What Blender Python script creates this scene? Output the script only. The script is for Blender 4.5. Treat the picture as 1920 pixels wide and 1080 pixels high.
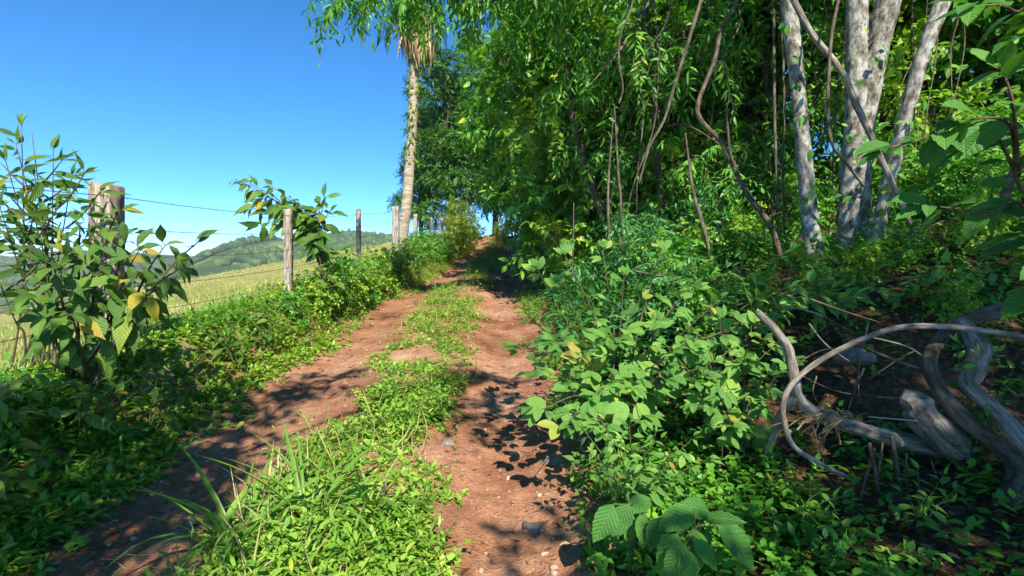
import bpy, math
import numpy as np
from mathutils import Vector, Matrix

# ------------------------------------------------------------------ camera, sky, sun, exposure
for o in list(bpy.data.objects):
    bpy.data.objects.remove(o)
scene = bpy.context.scene
COL = scene.collection
F = 960.0                                    # focal length in photograph pixels (1920 wide)
CAM_Z = 1.5
PITCH = math.atan(40 / F)                    # horizon sits 40 px above the picture centre
cam = bpy.data.cameras.new("camera")
cam.sensor_width = 36.0
cam.lens = 18.0
cam.clip_start = 0.05
cam.clip_end = 9000
camo = bpy.data.objects.new("camera", cam)
camo.location = (0, 0, CAM_Z)
camo.rotation_euler = (math.pi / 2 - PITCH, 0, 0)
COL.objects.link(camo)
scene.camera = camo

SUN_EL, SUN_AZ = math.radians(42), math.radians(15)      # azimuth: to the right of straight behind the camera
SUN = Vector((math.sin(SUN_AZ) * math.cos(SUN_EL), -math.cos(SUN_AZ) * math.cos(SUN_EL), math.sin(SUN_EL)))
world = bpy.data.worlds.new("World")
scene.world = world
world.use_nodes = True
wn = world.node_tree
sky = wn.nodes.new("ShaderNodeTexSky")
sky.sky_type = 'NISHITA'
sky.sun_disc = False
sky.sun_elevation = SUN_EL
sky.sun_rotation = math.atan2(SUN.x, SUN.y)
sky.altitude = 4000
sky.air_density = 0.75
sky.dust_density = 0.0
sky.ozone_density = 4.0
bg = wn.nodes["Background"]
bg.inputs["Strength"].default_value = 0.15
hs = wn.nodes.new("ShaderNodeHueSaturation")
hs.inputs["Saturation"].default_value = 1.27
hs.inputs["Hue"].default_value = 0.494
wn.links.new(sky.outputs[0], hs.inputs["Color"])
wn.links.new(hs.outputs[0], bg.inputs[0])
sun = bpy.data.lights.new("sun", 'SUN')
sun.energy = 5.0
sun.angle = math.radians(0.53)
sun.color = (1.0, 0.93, 0.80)
suno = bpy.data.objects.new("sun", sun)
suno.rotation_euler = (-SUN).to_track_quat('-Z', 'Y').to_euler()
suno.location = (3, -6, 12)
COL.objects.link(suno)
scene.view_settings.view_transform = 'Standard'
scene.view_settings.look = 'None'
scene.view_settings.gamma = 1.0
scene.view_settings.exposure = 1.1
scene.render.engine = 'CYCLES'
scene.cycles.use_adaptive_sampling = True
scene.cycles.adaptive_threshold = 0.02
scene.cycles.max_bounces = 8
scene.cycles.diffuse_bounces = 3
scene.cycles.glossy_bounces = 2
scene.cycles.transmission_bounces = 5
scene.cycles.caustics_reflective = False
scene.cycles.caustics_refractive = False

R = np.random.default_rng(7)


def P(px, py, D):
    """world point seen at photograph pixel (px, py), D metres ahead along the track"""
    u, v = (px - 960) / F, (540 - py) / F
    c, s = math.cos(PITCH), math.sin(PITCH)
    y, z = c + v * s, -s + v * c
    k = D / y
    return np.array((u * k, D, CAM_Z + z * k))


# ------------------------------------------------------------------ numeric helpers
def sstep(a, b, x):
    t = np.clip((x - a) / (b - a), 0, 1)
    return t * t * (3 - 2 * t)


def vnoise(x, y, seed=0):
    x = np.asarray(x, float); y = np.asarray(y, float)
    xi, yi = np.floor(x).astype(np.int64), np.floor(y).astype(np.int64)
    fx, fy = x - xi, y - yi
    fx, fy = fx * fx * (3 - 2 * fx), fy * fy * (3 - 2 * fy)

    def h(a, b):
        n = (a * 374761393 + b * 668265263 + seed * 1442695041) & 0xFFFFFFFF
        n = ((n ^ (n >> 13)) * 1274126177) & 0xFFFFFFFF
        return ((n ^ (n >> 16)) & 0xFFFF) / 65535.0
    a = h(xi, yi) * (1 - fx) + h(xi + 1, yi) * fx
    b = h(xi, yi + 1) * (1 - fx) + h(xi + 1, yi + 1) * fx
    return (a * (1 - fy) + b * fy) * 2 - 1


def fbm(x, y, f=1.0, n=4, seed=0):
    s, a = 0, 1.0
    for k in range(n):
        s = s + a * vnoise(np.asarray(x) * f, np.asarray(y) * f, seed + k)
        f *= 2.03; a *= 0.5
    return s


def norm(v):
    v = np.asarray(v, float)
    return v / np.maximum(np.linalg.norm(v, axis=-1, keepdims=True), 1e-9)


# ------------------------------------------------------------------ materials
def new_mat(name):
    m = bpy.data.materials.new(name)
    m.use_nodes = True
    nt = m.node_tree
    nt.nodes.clear()
    out = nt.nodes.new("ShaderNodeOutputMaterial")
    return m, nt, out


def ramp(nt, stops, fac=None, interp='LINEAR'):
    r = nt.nodes.new("ShaderNodeValToRGB")
    r.color_ramp.interpolation = interp
    el = r.color_ramp.elements
    while len(el) < len(stops):
        el.new(0.5)
    for e, (p, c) in zip(el, stops):
        e.position = p
        e.color = (*c, 1)
    if fac is not None:
        nt.links.new(fac, r.inputs[0])
    return r


def noise(nt, scale, detail=4, rough=0.55, vec=None):
    n = nt.nodes.new("ShaderNodeTexNoise")
    n.inputs["Scale"].default_value = scale
    n.inputs["Detail"].default_value = detail
    n.inputs["Roughness"].default_value = rough
    if vec is not None:
        nt.links.new(vec, n.inputs["Vector"])
    return n


def math_node(nt, op, a, b=None, c=None):
    n = nt.nodes.new("ShaderNodeMath")
    n.operation = op
    for i, v in enumerate((a, b, c)):
        if v is None:
            continue
        if isinstance(v, (int, float)):
            n.inputs[i].default_value = v
        else:
            nt.links.new(v, n.inputs[i])
    return n.outputs[0]


def mixc(nt, fac, a, b, mode='MIX'):
    n = nt.nodes.new("ShaderNodeMix")
    n.data_type = 'RGBA'
    n.blend_type = mode
    for i, v in ((0, fac), (6, a), (7, b)):
        if isinstance(v, (int, float)):
            n.inputs[i].default_value = v
        elif isinstance(v, tuple):
            n.inputs[i].default_value = (*v, 1)
        else:
            nt.links.new(v, n.inputs[i])
    return n.outputs[2]


def objpos(nt):
    return nt.nodes.new("ShaderNodeTexCoord").outputs["Object"]


def leaf_mat(name, stops, trans=0.38, per_object=False, veins=False, rough=0.42, spec=0.4, tmul=(1.25, 1.3, 0.45)):
    m, nt, out = new_mat(name)
    if per_object:
        fac = nt.nodes.new("ShaderNodeObjectInfo").outputs["Random"]
    else:
        a = nt.nodes.new("ShaderNodeAttribute")
        a.attribute_name = "rnd"
        fac = a.outputs["Fac"]
    col = ramp(nt, stops, fac).outputs[0]
    # mottling over the blade
    n1 = noise(nt, 14, 3, 0.6, objpos(nt))
    col = mixc(nt, 0.35, col, ramp(nt, [(0.3, (0.45, 0.5, 0.4)), (0.7, (1.25, 1.2, 1.2))], n1.outputs[0]).outputs[0], 'MULTIPLY')
    pr = nt.nodes.new("ShaderNodeBsdfPrincipled")
    if veins:
        uv = nt.nodes.new("ShaderNodeUVMap")
        uv.uv_map = "uv"
        sx = nt.nodes.new("ShaderNodeSeparateXYZ")
        nt.links.new(uv.outputs[0], sx.inputs[0])
        au = math_node(nt, 'ABSOLUTE', math_node(nt, 'SUBTRACT', sx.outputs[0], 0.5))
        ph = math_node(nt, 'SUBTRACT', math_node(nt, 'MULTIPLY', sx.outputs[1], 9.0), math_node(nt, 'MULTIPLY', au, 5.5))
        tri = math_node(nt, 'PINGPONG', ph, 0.5)                       # 0 on a vein
        v1 = math_node(nt, 'SUBTRACT', 1.0, math_node(nt, 'SMOOTH_MIN', math_node(nt, 'MULTIPLY', tri, 9.0), 1.0, 0.2))
        v2 = math_node(nt, 'SUBTRACT', 1.0, math_node(nt, 'SMOOTH_MIN', math_node(nt, 'MULTIPLY', au, 28.0), 1.0, 0.2))
        vein = math_node(nt, 'MAXIMUM', math_node(nt, 'MULTIPLY', v1, 0.7), v2)
        col = mixc(nt, math_node(nt, 'MULTIPLY', vein, 0.45), col, mixc(nt, 0.55, col, (0.30, 0.42, 0.12)))
        bp = nt.nodes.new("ShaderNodeBump")
        bp.inputs["Strength"].default_value = 0.55
        bp.inputs["Distance"].default_value = 0.004
        hgt = math_node(nt, 'ADD', math_node(nt, 'MULTIPLY', tri, 1.6), math_node(nt, 'MULTIPLY', noise(nt, 160, 2, 0.5, objpos(nt)).outputs[0], 0.5))
        nt.links.new(math_node(nt, 'SUBTRACT', hgt, vein), bp.inputs["Height"])
        nt.links.new(bp.outputs[0], pr.inputs["Normal"])
    nt.links.new(col, pr.inputs["Base Color"])
    pr.inputs["Roughness"].default_value = rough
    pr.inputs["Specular IOR Level"].default_value = spec
    tr = nt.nodes.new("ShaderNodeBsdfTranslucent")
    nt.links.new(mixc(nt, 1.0, col, tmul, 'MULTIPLY'), tr.inputs[0])
    mx = nt.nodes.new("ShaderNodeMixShader")
    mx.inputs[0].default_value = trans
    nt.links.new(pr.outputs[0], mx.inputs[1])
    nt.links.new(tr.outputs[0], mx.inputs[2])
    nt.links.new(mx.outputs[0], out.inputs[0])
    return m


def bark_mat(name, c0, c1, c2, scale=(9, 9, 3), bump=0.5, nscale=1.0, lo=0.30, mid=0.48, hi=0.66, axis=False):
    m, nt, out = new_mat(name)
    mp = nt.nodes.new("ShaderNodeMapping")
    mp.inputs["Scale"].default_value = scale
    if axis:                                          # coordinates that follow the limb
        at = nt.nodes.new("ShaderNodeAttribute")
        at.attribute_name = "bk"
        nt.links.new(at.outputs["Vector"], mp.inputs[0])
    else:
        nt.links.new(objpos(nt), mp.inputs[0])
    n1 = noise(nt, 1.3 * nscale, 6, 0.62, mp.outputs[0])
    n2 = noise(nt, 6 * nscale, 5, 0.7, mp.outputs[0])
    col = ramp(nt, [(lo, c0), (mid, c1), (hi, c2)], n1.outputs[0]).outputs[0]
    col = mixc(nt, 0.65, col, ramp(nt, [(0.30, (0.35, 0.33, 0.3)), (0.62, (1.1, 1.1, 1.1))], n2.outputs[0]).outputs[0], 'MULTIPLY')
    pr = nt.nodes.new("ShaderNodeBsdfPrincipled")
    nt.links.new(col, pr.inputs["Base Color"])
    pr.inputs["Roughness"].default_value = 0.85
    pr.inputs["Specular IOR Level"].default_value = 0.2
    bp = nt.nodes.new("ShaderNodeBump")
    bp.inputs["Strength"].default_value = bump
    bp.inputs["Distance"].default_value = 0.02
    n3 = noise(nt, 22 * nscale, 4, 0.7, mp.outputs[0])
    nt.links.new(math_node(nt, 'ADD', n2.outputs[0], math_node(nt, 'MULTIPLY', n3.outputs[0], 0.5)), bp.inputs["Height"])
    nt.links.new(bp.outputs[0], pr.inputs["Normal"])
    nt.links.new(pr.outputs[0], out.inputs[0])
    return m


def soil_mat(name, c_dark, c_mid, c_pale, litter=0.0, litter_col=(0.23, 0.13, 0.06)):
    m, nt, out = new_mat(name)
    pos = objpos(nt)
    n1 = noise(nt, 1.1, 5, 0.6, pos)
    n2 = noise(nt, 9, 6, 0.65, pos)
    n3 = noise(nt, 60, 4, 0.6, pos)
    col = ramp(nt, [(0.32, c_dark), (0.5, c_mid), (0.72, c_pale)], n1.outputs[0]).outputs[0]
    col = mixc(nt, 0.6, col, ramp(nt, [(0.3, (0.55, 0.5, 0.48)), (0.7, (1.2, 1.18, 1.15))], n2.outputs[0]).outputs[0], 'MULTIPLY')
    col = mixc(nt, 0.45, col, ramp(nt, [(0.35, (0.6, 0.58, 0.55)), (0.68, (1.3, 1.3, 1.3))], n3.outputs[0]).outputs[0], 'MULTIPLY')
    vo = nt.nodes.new("ShaderNodeTexVoronoi")
    vo.inputs["Scale"].default_value = 38
    vo.inputs["Randomness"].default_value = 1
    nt.links.new(pos, vo.inputs["Vector"])
    speck = ramp(nt, [(0.0, (1, 1, 1)), (0.16, (1, 1, 1)), (0.22, (0, 0, 0))], vo.outputs["Distance"]).outputs[0]
    sel = ramp(nt, [(0.70, (0, 0, 0)), (0.78, (1, 1, 1))], vo.outputs["Color"]).outputs[0]
    spk = mixc(nt, 1.0, speck, sel, 'MULTIPLY')
    col = mixc(nt, math_node(nt, 'MULTIPLY', spk, 0.55), col, c_pale)
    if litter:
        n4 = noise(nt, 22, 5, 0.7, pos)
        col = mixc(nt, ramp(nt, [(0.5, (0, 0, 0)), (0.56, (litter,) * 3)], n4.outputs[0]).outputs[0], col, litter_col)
    pr = nt.nodes.new("ShaderNodeBsdfPrincipled")
    nt.links.new(col, pr.inputs["Base Color"])
    pr.inputs["Roughness"].default_value = 0.95
    pr.inputs["Specular IOR Level"].default_value = 0.1
    bp = nt.nodes.new("ShaderNodeBump")
    bp.inputs["Strength"].default_value = 0.9
    bp.inputs["Distance"].default_value = 0.035
    hh = math_node(nt, 'ADD', math_node(nt, 'MULTIPLY', n2.outputs[0], 1.2), math_node(nt, 'ADD', math_node(nt, 'MULTIPLY', n3.outputs[0], 0.5), math_node(nt, 'MULTIPLY', spk, 0.25)))
    nt.links.new(hh, bp.inputs["Height"])
    nt.links.new(bp.outputs[0], pr.inputs["Normal"])
    nt.links.new(pr.outputs[0], out.inputs[0])
    return m


def attr_mat(name, stops, rough=0.8, trans=0.0):
    m, nt, out = new_mat(name)
    a = nt.nodes.new("ShaderNodeAttribute")
    a.attribute_name = "rnd"
    col = ramp(nt, stops, a.outputs["Fac"]).outputs[0]
    pr = nt.nodes.new("ShaderNodeBsdfPrincipled")
    nt.links.new(col, pr.inputs["Base Color"])
    pr.inputs["Roughness"].default_value = rough
    pr.inputs["Specular IOR Level"].default_value = 0.2
    last = pr.outputs[0]
    if trans:
        tr = nt.nodes.new("ShaderNodeBsdfTranslucent")
        nt.links.new(col, tr.inputs[0])
        mx = nt.nodes.new("ShaderNodeMixShader")
        mx.inputs[0].default_value = trans
        nt.links.new(last, mx.inputs[1]); nt.links.new(tr.outputs[0], mx.inputs[2])
        last = mx.outputs[0]
    nt.links.new(last, out.inputs[0])
    return m


G_DARK = [(0.0, (0.018, 0.060, 0.010)), (0.5, (0.034, 0.105, 0.014)), (0.9, (0.065, 0.165, 0.018)), (1.0, (0.13, 0.19, 0.02))]
G_MID = [(0.0, (0.030, 0.095, 0.012)), (0.5, (0.055, 0.160, 0.018)), (0.92, (0.095, 0.225, 0.022)), (1.0, (0.21, 0.24, 0.02))]
G_BRIGHT = [(0.0, (0.055, 0.150, 0.015)), (0.5, (0.095, 0.225, 0.022)), (0.93, (0.150, 0.290, 0.028)), (1.0, (0.30, 0.30, 0.03))]
G_BLUE = [(0.0, (0.030, 0.105, 0.028)), (0.5, (0.050, 0.160, 0.038)), (1.0, (0.085, 0.225, 0.050))]
def boost(st, k):
    return [(p, tuple(min(c * k, 0.9) for c in col)) for p, col in st]


G_BRIGHT = [(p, (c[0] * 1.25, c[1], c[2])) for p, c in G_BRIGHT]
G_MID, G_BRIGHT, G_BLUE, G_DARK = boost(G_MID, 1.95), boost(G_BRIGHT, 1.7), boost(G_BLUE, 1.5), boost(G_DARK, 1.6)
M = dict(
    leaf_forest=leaf_mat("forest_leaf", G_MID),
    leaf_dark=leaf_mat("dark_leaf", G_DARK, trans=0.3),
    leaf_bright=leaf_mat("bright_leaf", G_BRIGHT),
    leaf_yellow=leaf_mat("yellow_green_leaf", [(0, (0.12, 0.22, 0.02)), (0.6, (0.21, 0.30, 0.03)), (1, (0.34, 0.34, 0.05))]),
    leaf_cover=leaf_mat("ground_cover_leaf", [(0.0, (0.09, 0.24, 0.035)), (0.35, (0.18, 0.36, 0.045)), (0.75, (0.30, 0.48, 0.07)), (0.95, (0.44, 0.54, 0.09)), (1.0, (0.50, 0.42, 0.14))], trans=0.32, rough=0.55, spec=0.25),
    leaf_blue=leaf_mat("bluish_leaf", G_BLUE, trans=0.3),
    leaf_lobed=leaf_mat("lobed_leaf", [(0, (0.10, 0.26, 0.05)), (0.6, (0.16, 0.36, 0.065)), (0.95, (0.26, 0.46, 0.08)), (0.98, (0.45, 0.42, 0.07)), (1, (0.34, 0.20, 0.07))], per_object=True, veins=True),
    leaf_shrub=leaf_mat("shrub_leaf", [(0, (0.055, 0.135, 0.020)), (0.55, (0.095, 0.21, 0.028)), (0.93, (0.16, 0.29, 0.036)), (0.97, (0.40, 0.36, 0.03)), (1.0, (0.42, 0.30, 0.03))], per_object=True, veins=True),
    leaf_serrate=leaf_mat("serrate_leaf", [(0, (0.045, 0.17, 0.026)), (0.6, (0.075, 0.24, 0.034)), (1, (0.115, 0.31, 0.036))], per_object=True, veins=True, rough=0.5),
    leaf_grass=leaf_mat("grass_blade", [(0, (0.11, 0.26, 0.030)), (0.6, (0.17, 0.34, 0.045)), (1, (0.26, 0.42, 0.06))], per_object=True, rough=0.38),
    field_grass=leaf_mat("field_grass", [(0, (0.14, 0.25, 0.04)), (0.45, (0.26, 0.34, 0.07)), (0.78, (0.42, 0.41, 0.14)), (1, (0.58, 0.50, 0.26))], trans=0.3, rough=0.7, tmul=(1.1, 1.1, 0.8)),
    palm_skirt=attr_mat("dead_frond", [(0, (0.22, 0.14, 0.07)), (0.6, (0.40, 0.29, 0.16)), (1, (0.55, 0.43, 0.26))], 0.85, 0.25),
    litter=attr_mat("dry_leaf", [(0, (0.10, 0.045, 0.02)), (0.5, (0.24, 0.115, 0.045)), (0.8, (0.38, 0.22, 0.10)), (1, (0.58, 0.47, 0.31))], 0.8, 0.12),
    pebble=attr_mat("pebble", [(0, (0.14, 0.07, 0.045)), (0.7, (0.27, 0.15, 0.10)), (1, (0.40, 0.29, 0.21))], 0.9),
    twig=bark_mat("twig_bark", (0.05, 0.035, 0.02), (0.11, 0.08, 0.05), (0.20, 0.155, 0.10)),
    stem=bark_mat("green_stem", (0.05, 0.07, 0.02), (0.09, 0.12, 0.035), (0.16, 0.15, 0.06)),
    trunk=bark_mat("brown_bark", (0.04, 0.03, 0.02), (0.09, 0.07, 0.05), (0.17, 0.14, 0.10)),
    pale=bark_mat("pale_lichen_bark", (0.07, 0.058, 0.038), (0.23, 0.21, 0.17), (0.50, 0.49, 0.455), scale=(11, 11, 7), nscale=1.0, lo=0.33, mid=0.46, hi=0.60, bump=0.8, axis=True),
    palm=bark_mat("palm_bark", (0.20, 0.16, 0.11), (0.38, 0.32, 0.24), (0.56, 0.49, 0.38), scale=(3, 3, 16), bump=0.9),
    driftwood=bark_mat("weathered_wood", (0.11, 0.085, 0.06), (0.31, 0.26, 0.21), (0.62, 0.57, 0.51), scale=(34, 34, 5), bump=0.9, axis=True),
    liana=bark_mat("liana_bark", (0.06, 0.045, 0.03), (0.14, 0.11, 0.08), (0.29, 0.23, 0.17), scale=(26, 26, 7), bump=0.9, axis=True),
    post=bark_mat("fence_timber", (0.16, 0.12, 0.09), (0.36, 0.29, 0.22), (0.56, 0.49, 0.41), scale=(24, 24, 2.2), bump=0.6),
    post_grey=bark_mat("grey_timber", (0.16, 0.14, 0.12), (0.33, 0.30, 0.26), (0.50, 0.47, 0.42), scale=(24, 24, 2.2), bump=0.6),
    rock=bark_mat("stone", (0.13, 0.10, 0.09), (0.24, 0.20, 0.18), (0.36, 0.32, 0.30), scale=(12, 12, 12), bump=0.8),
    road=soil_mat("red_dirt", (0.13, 0.055, 0.030), (0.34, 0.165, 0.095), (0.47, 0.285, 0.185)),
    field=soil_mat("pasture_soil", (0.18, 0.20, 0.055), (0.28, 0.28, 0.09), (0.40, 0.34, 0.16)),
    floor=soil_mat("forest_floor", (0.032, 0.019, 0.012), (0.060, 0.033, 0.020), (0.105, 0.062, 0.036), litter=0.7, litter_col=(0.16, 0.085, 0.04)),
)
m, nt, out = new_mat("fence_wire")
pr = nt.nodes.new("ShaderNodeBsdfPrincipled")
pr.inputs["Base Color"].default_value = (0.10, 0.09, 0.08, 1)
pr.inputs["Metallic"].default_value = 0.7
pr.inputs["Roughness"].default_value = 0.6
nt.links.new(pr.outputs[0], out.inputs[0])
M['wire'] = m

# valley and hills: pasture with wooded tone and clearings
m, nt, out = new_mat("far_land")
pos = objpos(nt)
a = noise(nt, 0.012, 4, 0.6, pos)
col = ramp(nt, [(0.46, (0.030, 0.060, 0.018)), (0.56, (0.06, 0.10, 0.03)), (0.63, (0.16, 0.18, 0.07)), (0.70, (0.30, 0.21, 0.13))], a.outputs[0]).outputs[0]
pr = nt.nodes.new("ShaderNodeBsdfPrincipled")
nt.links.new(col, pr.inputs["Base Color"])
pr.inputs["Roughness"].default_value = 1
pr.inputs["Specular IOR Level"].default_value = 0
nt.links.new(pr.outputs[0], out.inputs[0])
M['far'] = m


# ------------------------------------------------------------------ object helpers
def tag(o, label=None, cat=None, group=None, kind=None):
    for k, v in (("label", label), ("category", cat), ("group", group), ("kind", kind)):
        if v:
            o[k] = v
    return o


def empty(name, loc, label, cat, group=None):
    o = bpy.data.objects.new(name, None)
    o.location = loc
    o.empty_display_size = 0.1
    COL.objects.link(o)
    return tag(o, label, cat, group)


def link(name, me, parent=None, loc=(0, 0, 0), kind=None, label=None, cat=None, group=None):
    o = bpy.data.objects.new(name, me)
    COL.objects.link(o)
    o.location = loc
    if parent is not None:
        o.parent = parent
    return tag(o, label, cat, group, kind)


def np_mesh(name, verts, tris, mat, rnd=None, uv=None, smooth=True, n=3):
    me = bpy.data.meshes.new(name)
    verts = np.ascontiguousarray(verts, np.float32)
    tris = np.ascontiguousarray(tris, np.int32)
    me.vertices.add(len(verts))
    me.vertices.foreach_set("co", verts.ravel())
    me.loops.add(tris.size)
    me.loops.foreach_set("vertex_index", tris.ravel())
    me.polygons.add(len(tris))
    me.polygons.foreach_set("loop_start", np.arange(0, tris.size, n, dtype=np.int32))
    if smooth:
        me.polygons.foreach_set("use_smooth", np.ones(len(tris), bool))
    if rnd is not None:
        at = me.attributes.new("rnd", 'FLOAT', 'POINT')
        at.data.foreach_set("value", np.ascontiguousarray(rnd, np.float32))
    if uv is not None:
        l = me.uv_layers.new(name="uv")
        l.data.foreach_set("uv", np.ascontiguousarray(uv[tris.ravel()], np.float32).ravel())
    me.update(calc_edges=True)
    me.materials.append(mat)
    return me


def smooth_path(pts, per=5):
    pts = np.asarray(pts, float)
    if len(pts) < 3:
        t = np.linspace(0, 1, per + 1)[:, None]
        return pts[0] * (1 - t) + pts[-1] * t
    ext = np.vstack([2 * pts[0] - pts[1], pts, 2 * pts[-1] - pts[-2]])
    res = []
    for i in range(1, len(ext) - 2):
        p0, p1, p2, p3 = ext[i - 1:i + 3]
        for t in np.linspace(0, 1, per, endpoint=False):
            res.append(0.5 * (2 * p1 + (p2 - p0) * t + (2 * p0 - 5 * p1 + 4 * p2 - p3) * t * t + (3 * p1 - p0 - 3 * p2 + p3) * t ** 3))
    res.append(pts[-1])
    return np.array(res)


class Buf:
    """collects tubes and triangles into one mesh"""
    def __init__(s):
        s.v, s.f, s.n, s.r, s.b = [], [], 0, [], []

    def tube(s, pts, radii, sides=6, cap=True, wob=0.0, rnd=None, seed=0):
        pts = np.asarray(pts, float)
        n = len(pts)
        radii = np.interp(np.linspace(0, 1, n), np.linspace(0, 1, len(radii)), radii) if np.ndim(radii) else np.full(n, radii)
        tg = norm(np.gradient(pts, axis=0))
        ref = np.array((0.3, 0.2, 1.0)) if abs(tg[0][2]) < 0.8 else np.array((1.0, 0.15, 0.1))
        a = np.empty_like(pts)
        x = norm(ref - tg[0] * ref.dot(tg[0]))
        for i in range(n):
            x = norm(x - tg[i] * x.dot(tg[i]))
            a[i] = x
        b = np.cross(tg, a)
        ang = np.linspace(0, 2 * np.pi, sides, endpoint=False)
        rr = np.repeat(radii[:, None], sides, 1)
        if wob:
            w = fbm(np.arange(n)[:, None] * 0.16 + seed * 17.3, np.cos(ang)[None] * 1.1 + np.sin(ang)[None] * 2.3 + 5, 1.0, 3, seed)
            w2 = fbm(np.arange(n)[:, None] * 0.05 + seed * 7.1, np.cos(ang)[None] * 2.6 + 3 * np.sin(ang)[None] + 9, 1.6, 3, seed + 40)
            rr = rr * (1 + wob * w + 0.5 * wob * w2)
        ring = pts[:, None] + rr[..., None] * (np.cos(ang)[None, :, None] * a[:, None] + np.sin(ang)[None, :, None] * b[:, None])
        v = ring.reshape(-1, 3)
        ln = np.concatenate([[0], np.cumsum(np.linalg.norm(np.diff(pts, axis=0), axis=1))]) + seed * 3.7
        bk = np.stack([rr * np.cos(ang)[None], rr * np.sin(ang)[None], np.repeat(ln[:, None], sides, 1)], -1).reshape(-1, 3)
        if cap:
            bk = np.vstack([bk, (0, 0, ln[0]), (0, 0, ln[-1])])
        i = np.arange(n - 1)[:, None] * sides
        k = np.arange(sides)[None]
        k2 = (k + 1) % sides
        q = np.stack([i + k, i + k2, i + sides + k2, i + sides + k], -1).reshape(-1, 4)
        t = np.vstack([q[:, [0, 1, 2]], q[:, [0, 2, 3]]])
        if cap:
            v = np.vstack([v, pts[0], pts[-1]])
            c0, c1 = n * sides, n * sides + 1
            kk = np.arange(sides)
            t = np.vstack([t, np.stack([(kk + 1) % sides, kk, np.full(sides, c0)], 1),
                           np.stack([(n - 1) * sides + kk, (n - 1) * sides + (kk + 1) % sides, np.full(sides, c1)], 1)])
        s.add(v, t, rnd, bk)

    def add(s, v, t, rnd=None, bk=None):
        s.v.append(np.asarray(v, float)); s.f.append(np.asarray(t) + s.n); s.n += len(v)
        s.b.append(np.asarray(v if bk is None else bk, float))
        s.r.append(np.broadcast_to(np.asarray(0.5 if rnd is None else rnd, float), (len(v),)))

    def mesh(s, name, mat, origin=(0, 0, 0), smooth=True, rnd=False):
        me = np_mesh(name, np.vstack(s.v) - np.asarray(origin), np.vstack(s.f), mat, np.concatenate(s.r) if rnd else None, smooth=smooth)
        at = me.attributes.new("bk", 'FLOAT_VECTOR', 'POINT')
        at.data.foreach_set("vector", np.ascontiguousarray(np.vstack(s.b), np.float32).ravel())
        return me


# ------------------------------------------------------------------ leaf templates: base at origin, blade along +Y, face +Z
def tpl(widths, fold=0.18, curl=0.12, length=1.0, bend=0.0, off=0.0, wave=0.0):
    """widths at evenly spaced rows between base and tip"""
    r = len(widths)
    v, uv = [(0, 0, 0)], [(0.5, 0)]
    for i, w in enumerate(widths):
        t = (i + 1) / (r + 1)
        zc = -curl * t * t
        wv = wave * math.sin(i * 2.4)
        x0 = bend * t * t
        v += [(x0 - w / 2, t * length, zc + fold * w / 2 + wv), (x0, t * length, zc), (x0 + w / 2, t * length, zc + fold * w / 2 - wv)]
        wm = max(widths)
        uv += [(0.5 - 0.5 * w / wm, t), (0.5, t), (0.5 + 0.5 * w / wm, t)]
    v.append((bend, length, -curl)); uv.append((0.5, 1))
    T = len(v) - 1
    f = [(0, 2, 1), (0, 3, 2)]
    for i in range(r - 1):
        a, b = 1 + 3 * i, 4 + 3 * i
        f += [(a, a + 1, b + 1), (a, b + 1, b), (a + 1, a + 2, b + 2), (a + 1, b + 2, b + 1)]
    a = 1 + 3 * (r - 1)
    f += [(a, a + 1, T), (a + 1, a + 2, T)]
    return np.array(v, float), np.array(f), np.array(uv, float)


def join_tpl(parts):
    v, f, u, n = [], [], [], 0
    for pv, pf, pu in parts:
        v.append(pv); f.append(pf + n); u.append(pu); n += len(pv)
    return np.vstack(v), np.vstack(f), np.vstack(u)


def rot_tpl(t, deg, tilt=0):
    c, s = math.cos(math.radians(deg)), math.sin(math.radians(deg))
    v = t[0].copy()
    v[:, 2] += tilt * np.abs(v[:, 0])
    v[:, :2] = v[:, :2] @ np.array([[c, s], [-s, c]])
    return v, t[1], t[2]


T_DIAMOND = tpl([0.42], 0.25, 0.1)                         # 4 triangles
T_LANCE = tpl([0.22], 0.25, 0.22)
T_LANCE2 = tpl([0.24, 0.20], 0.25, 0.3)
T_OVATE = tpl([0.50, 0.40], 0.2, 0.15)                     # 8
T_OVATE4 = tpl([0.52], 0.2, 0.15)
T_ROUND = tpl([0.62, 0.62], 0.2, 0.1)
T_SHRUB = [tpl([0.24, 0.40, 0.44, 0.38, 0.24, 0.10], f, c, bend=b, wave=w) for f, c, b, w in ((0.25, 0.25, 0.05, 0.012), (0.15, 0.45, -0.08, 0.02), (0.35, 0.15, 0.0, 0.015), (0.2, 0.6, 0.1, 0.02))]
T_NARROW = [tpl([0.15, 0.22, 0.22, 0.17, 0.10, 0.045], f, c, bend=b) for f, c, b in ((0.3, 0.3, 0.06), (0.2, 0.5, -0.08), (0.35, 0.15, 0.0))]
T_SERR = [tpl([0.26, 0.44, 0.56, 0.55, 0.60, 0.52, 0.50, 0.38, 0.30, 0.14], f, c, bend=b, wave=w) for f, c, b, w in ((0.22, 0.2, 0.04, 0.01), (0.12, 0.4, -0.06, 0.015), (0.3, 0.3, 0.02, 0.012))]
T_LOBED = []
for (sp, c, fo, tl) in ((24, 0.15, 0.1, 0.10), (19, 0.3, 0.15, 0.2), (28, 0.05, 0.12, 0.05), (22, 0.42, 0.05, 0.15)):
    lobe = tpl([0.30, 0.45, 0.50, 0.46, 0.30], fo, c, wave=0.012)
    T_LOBED.append(join_tpl([rot_tpl(lobe, sp, tl), rot_tpl(lobe, -sp, tl)]))


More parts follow.
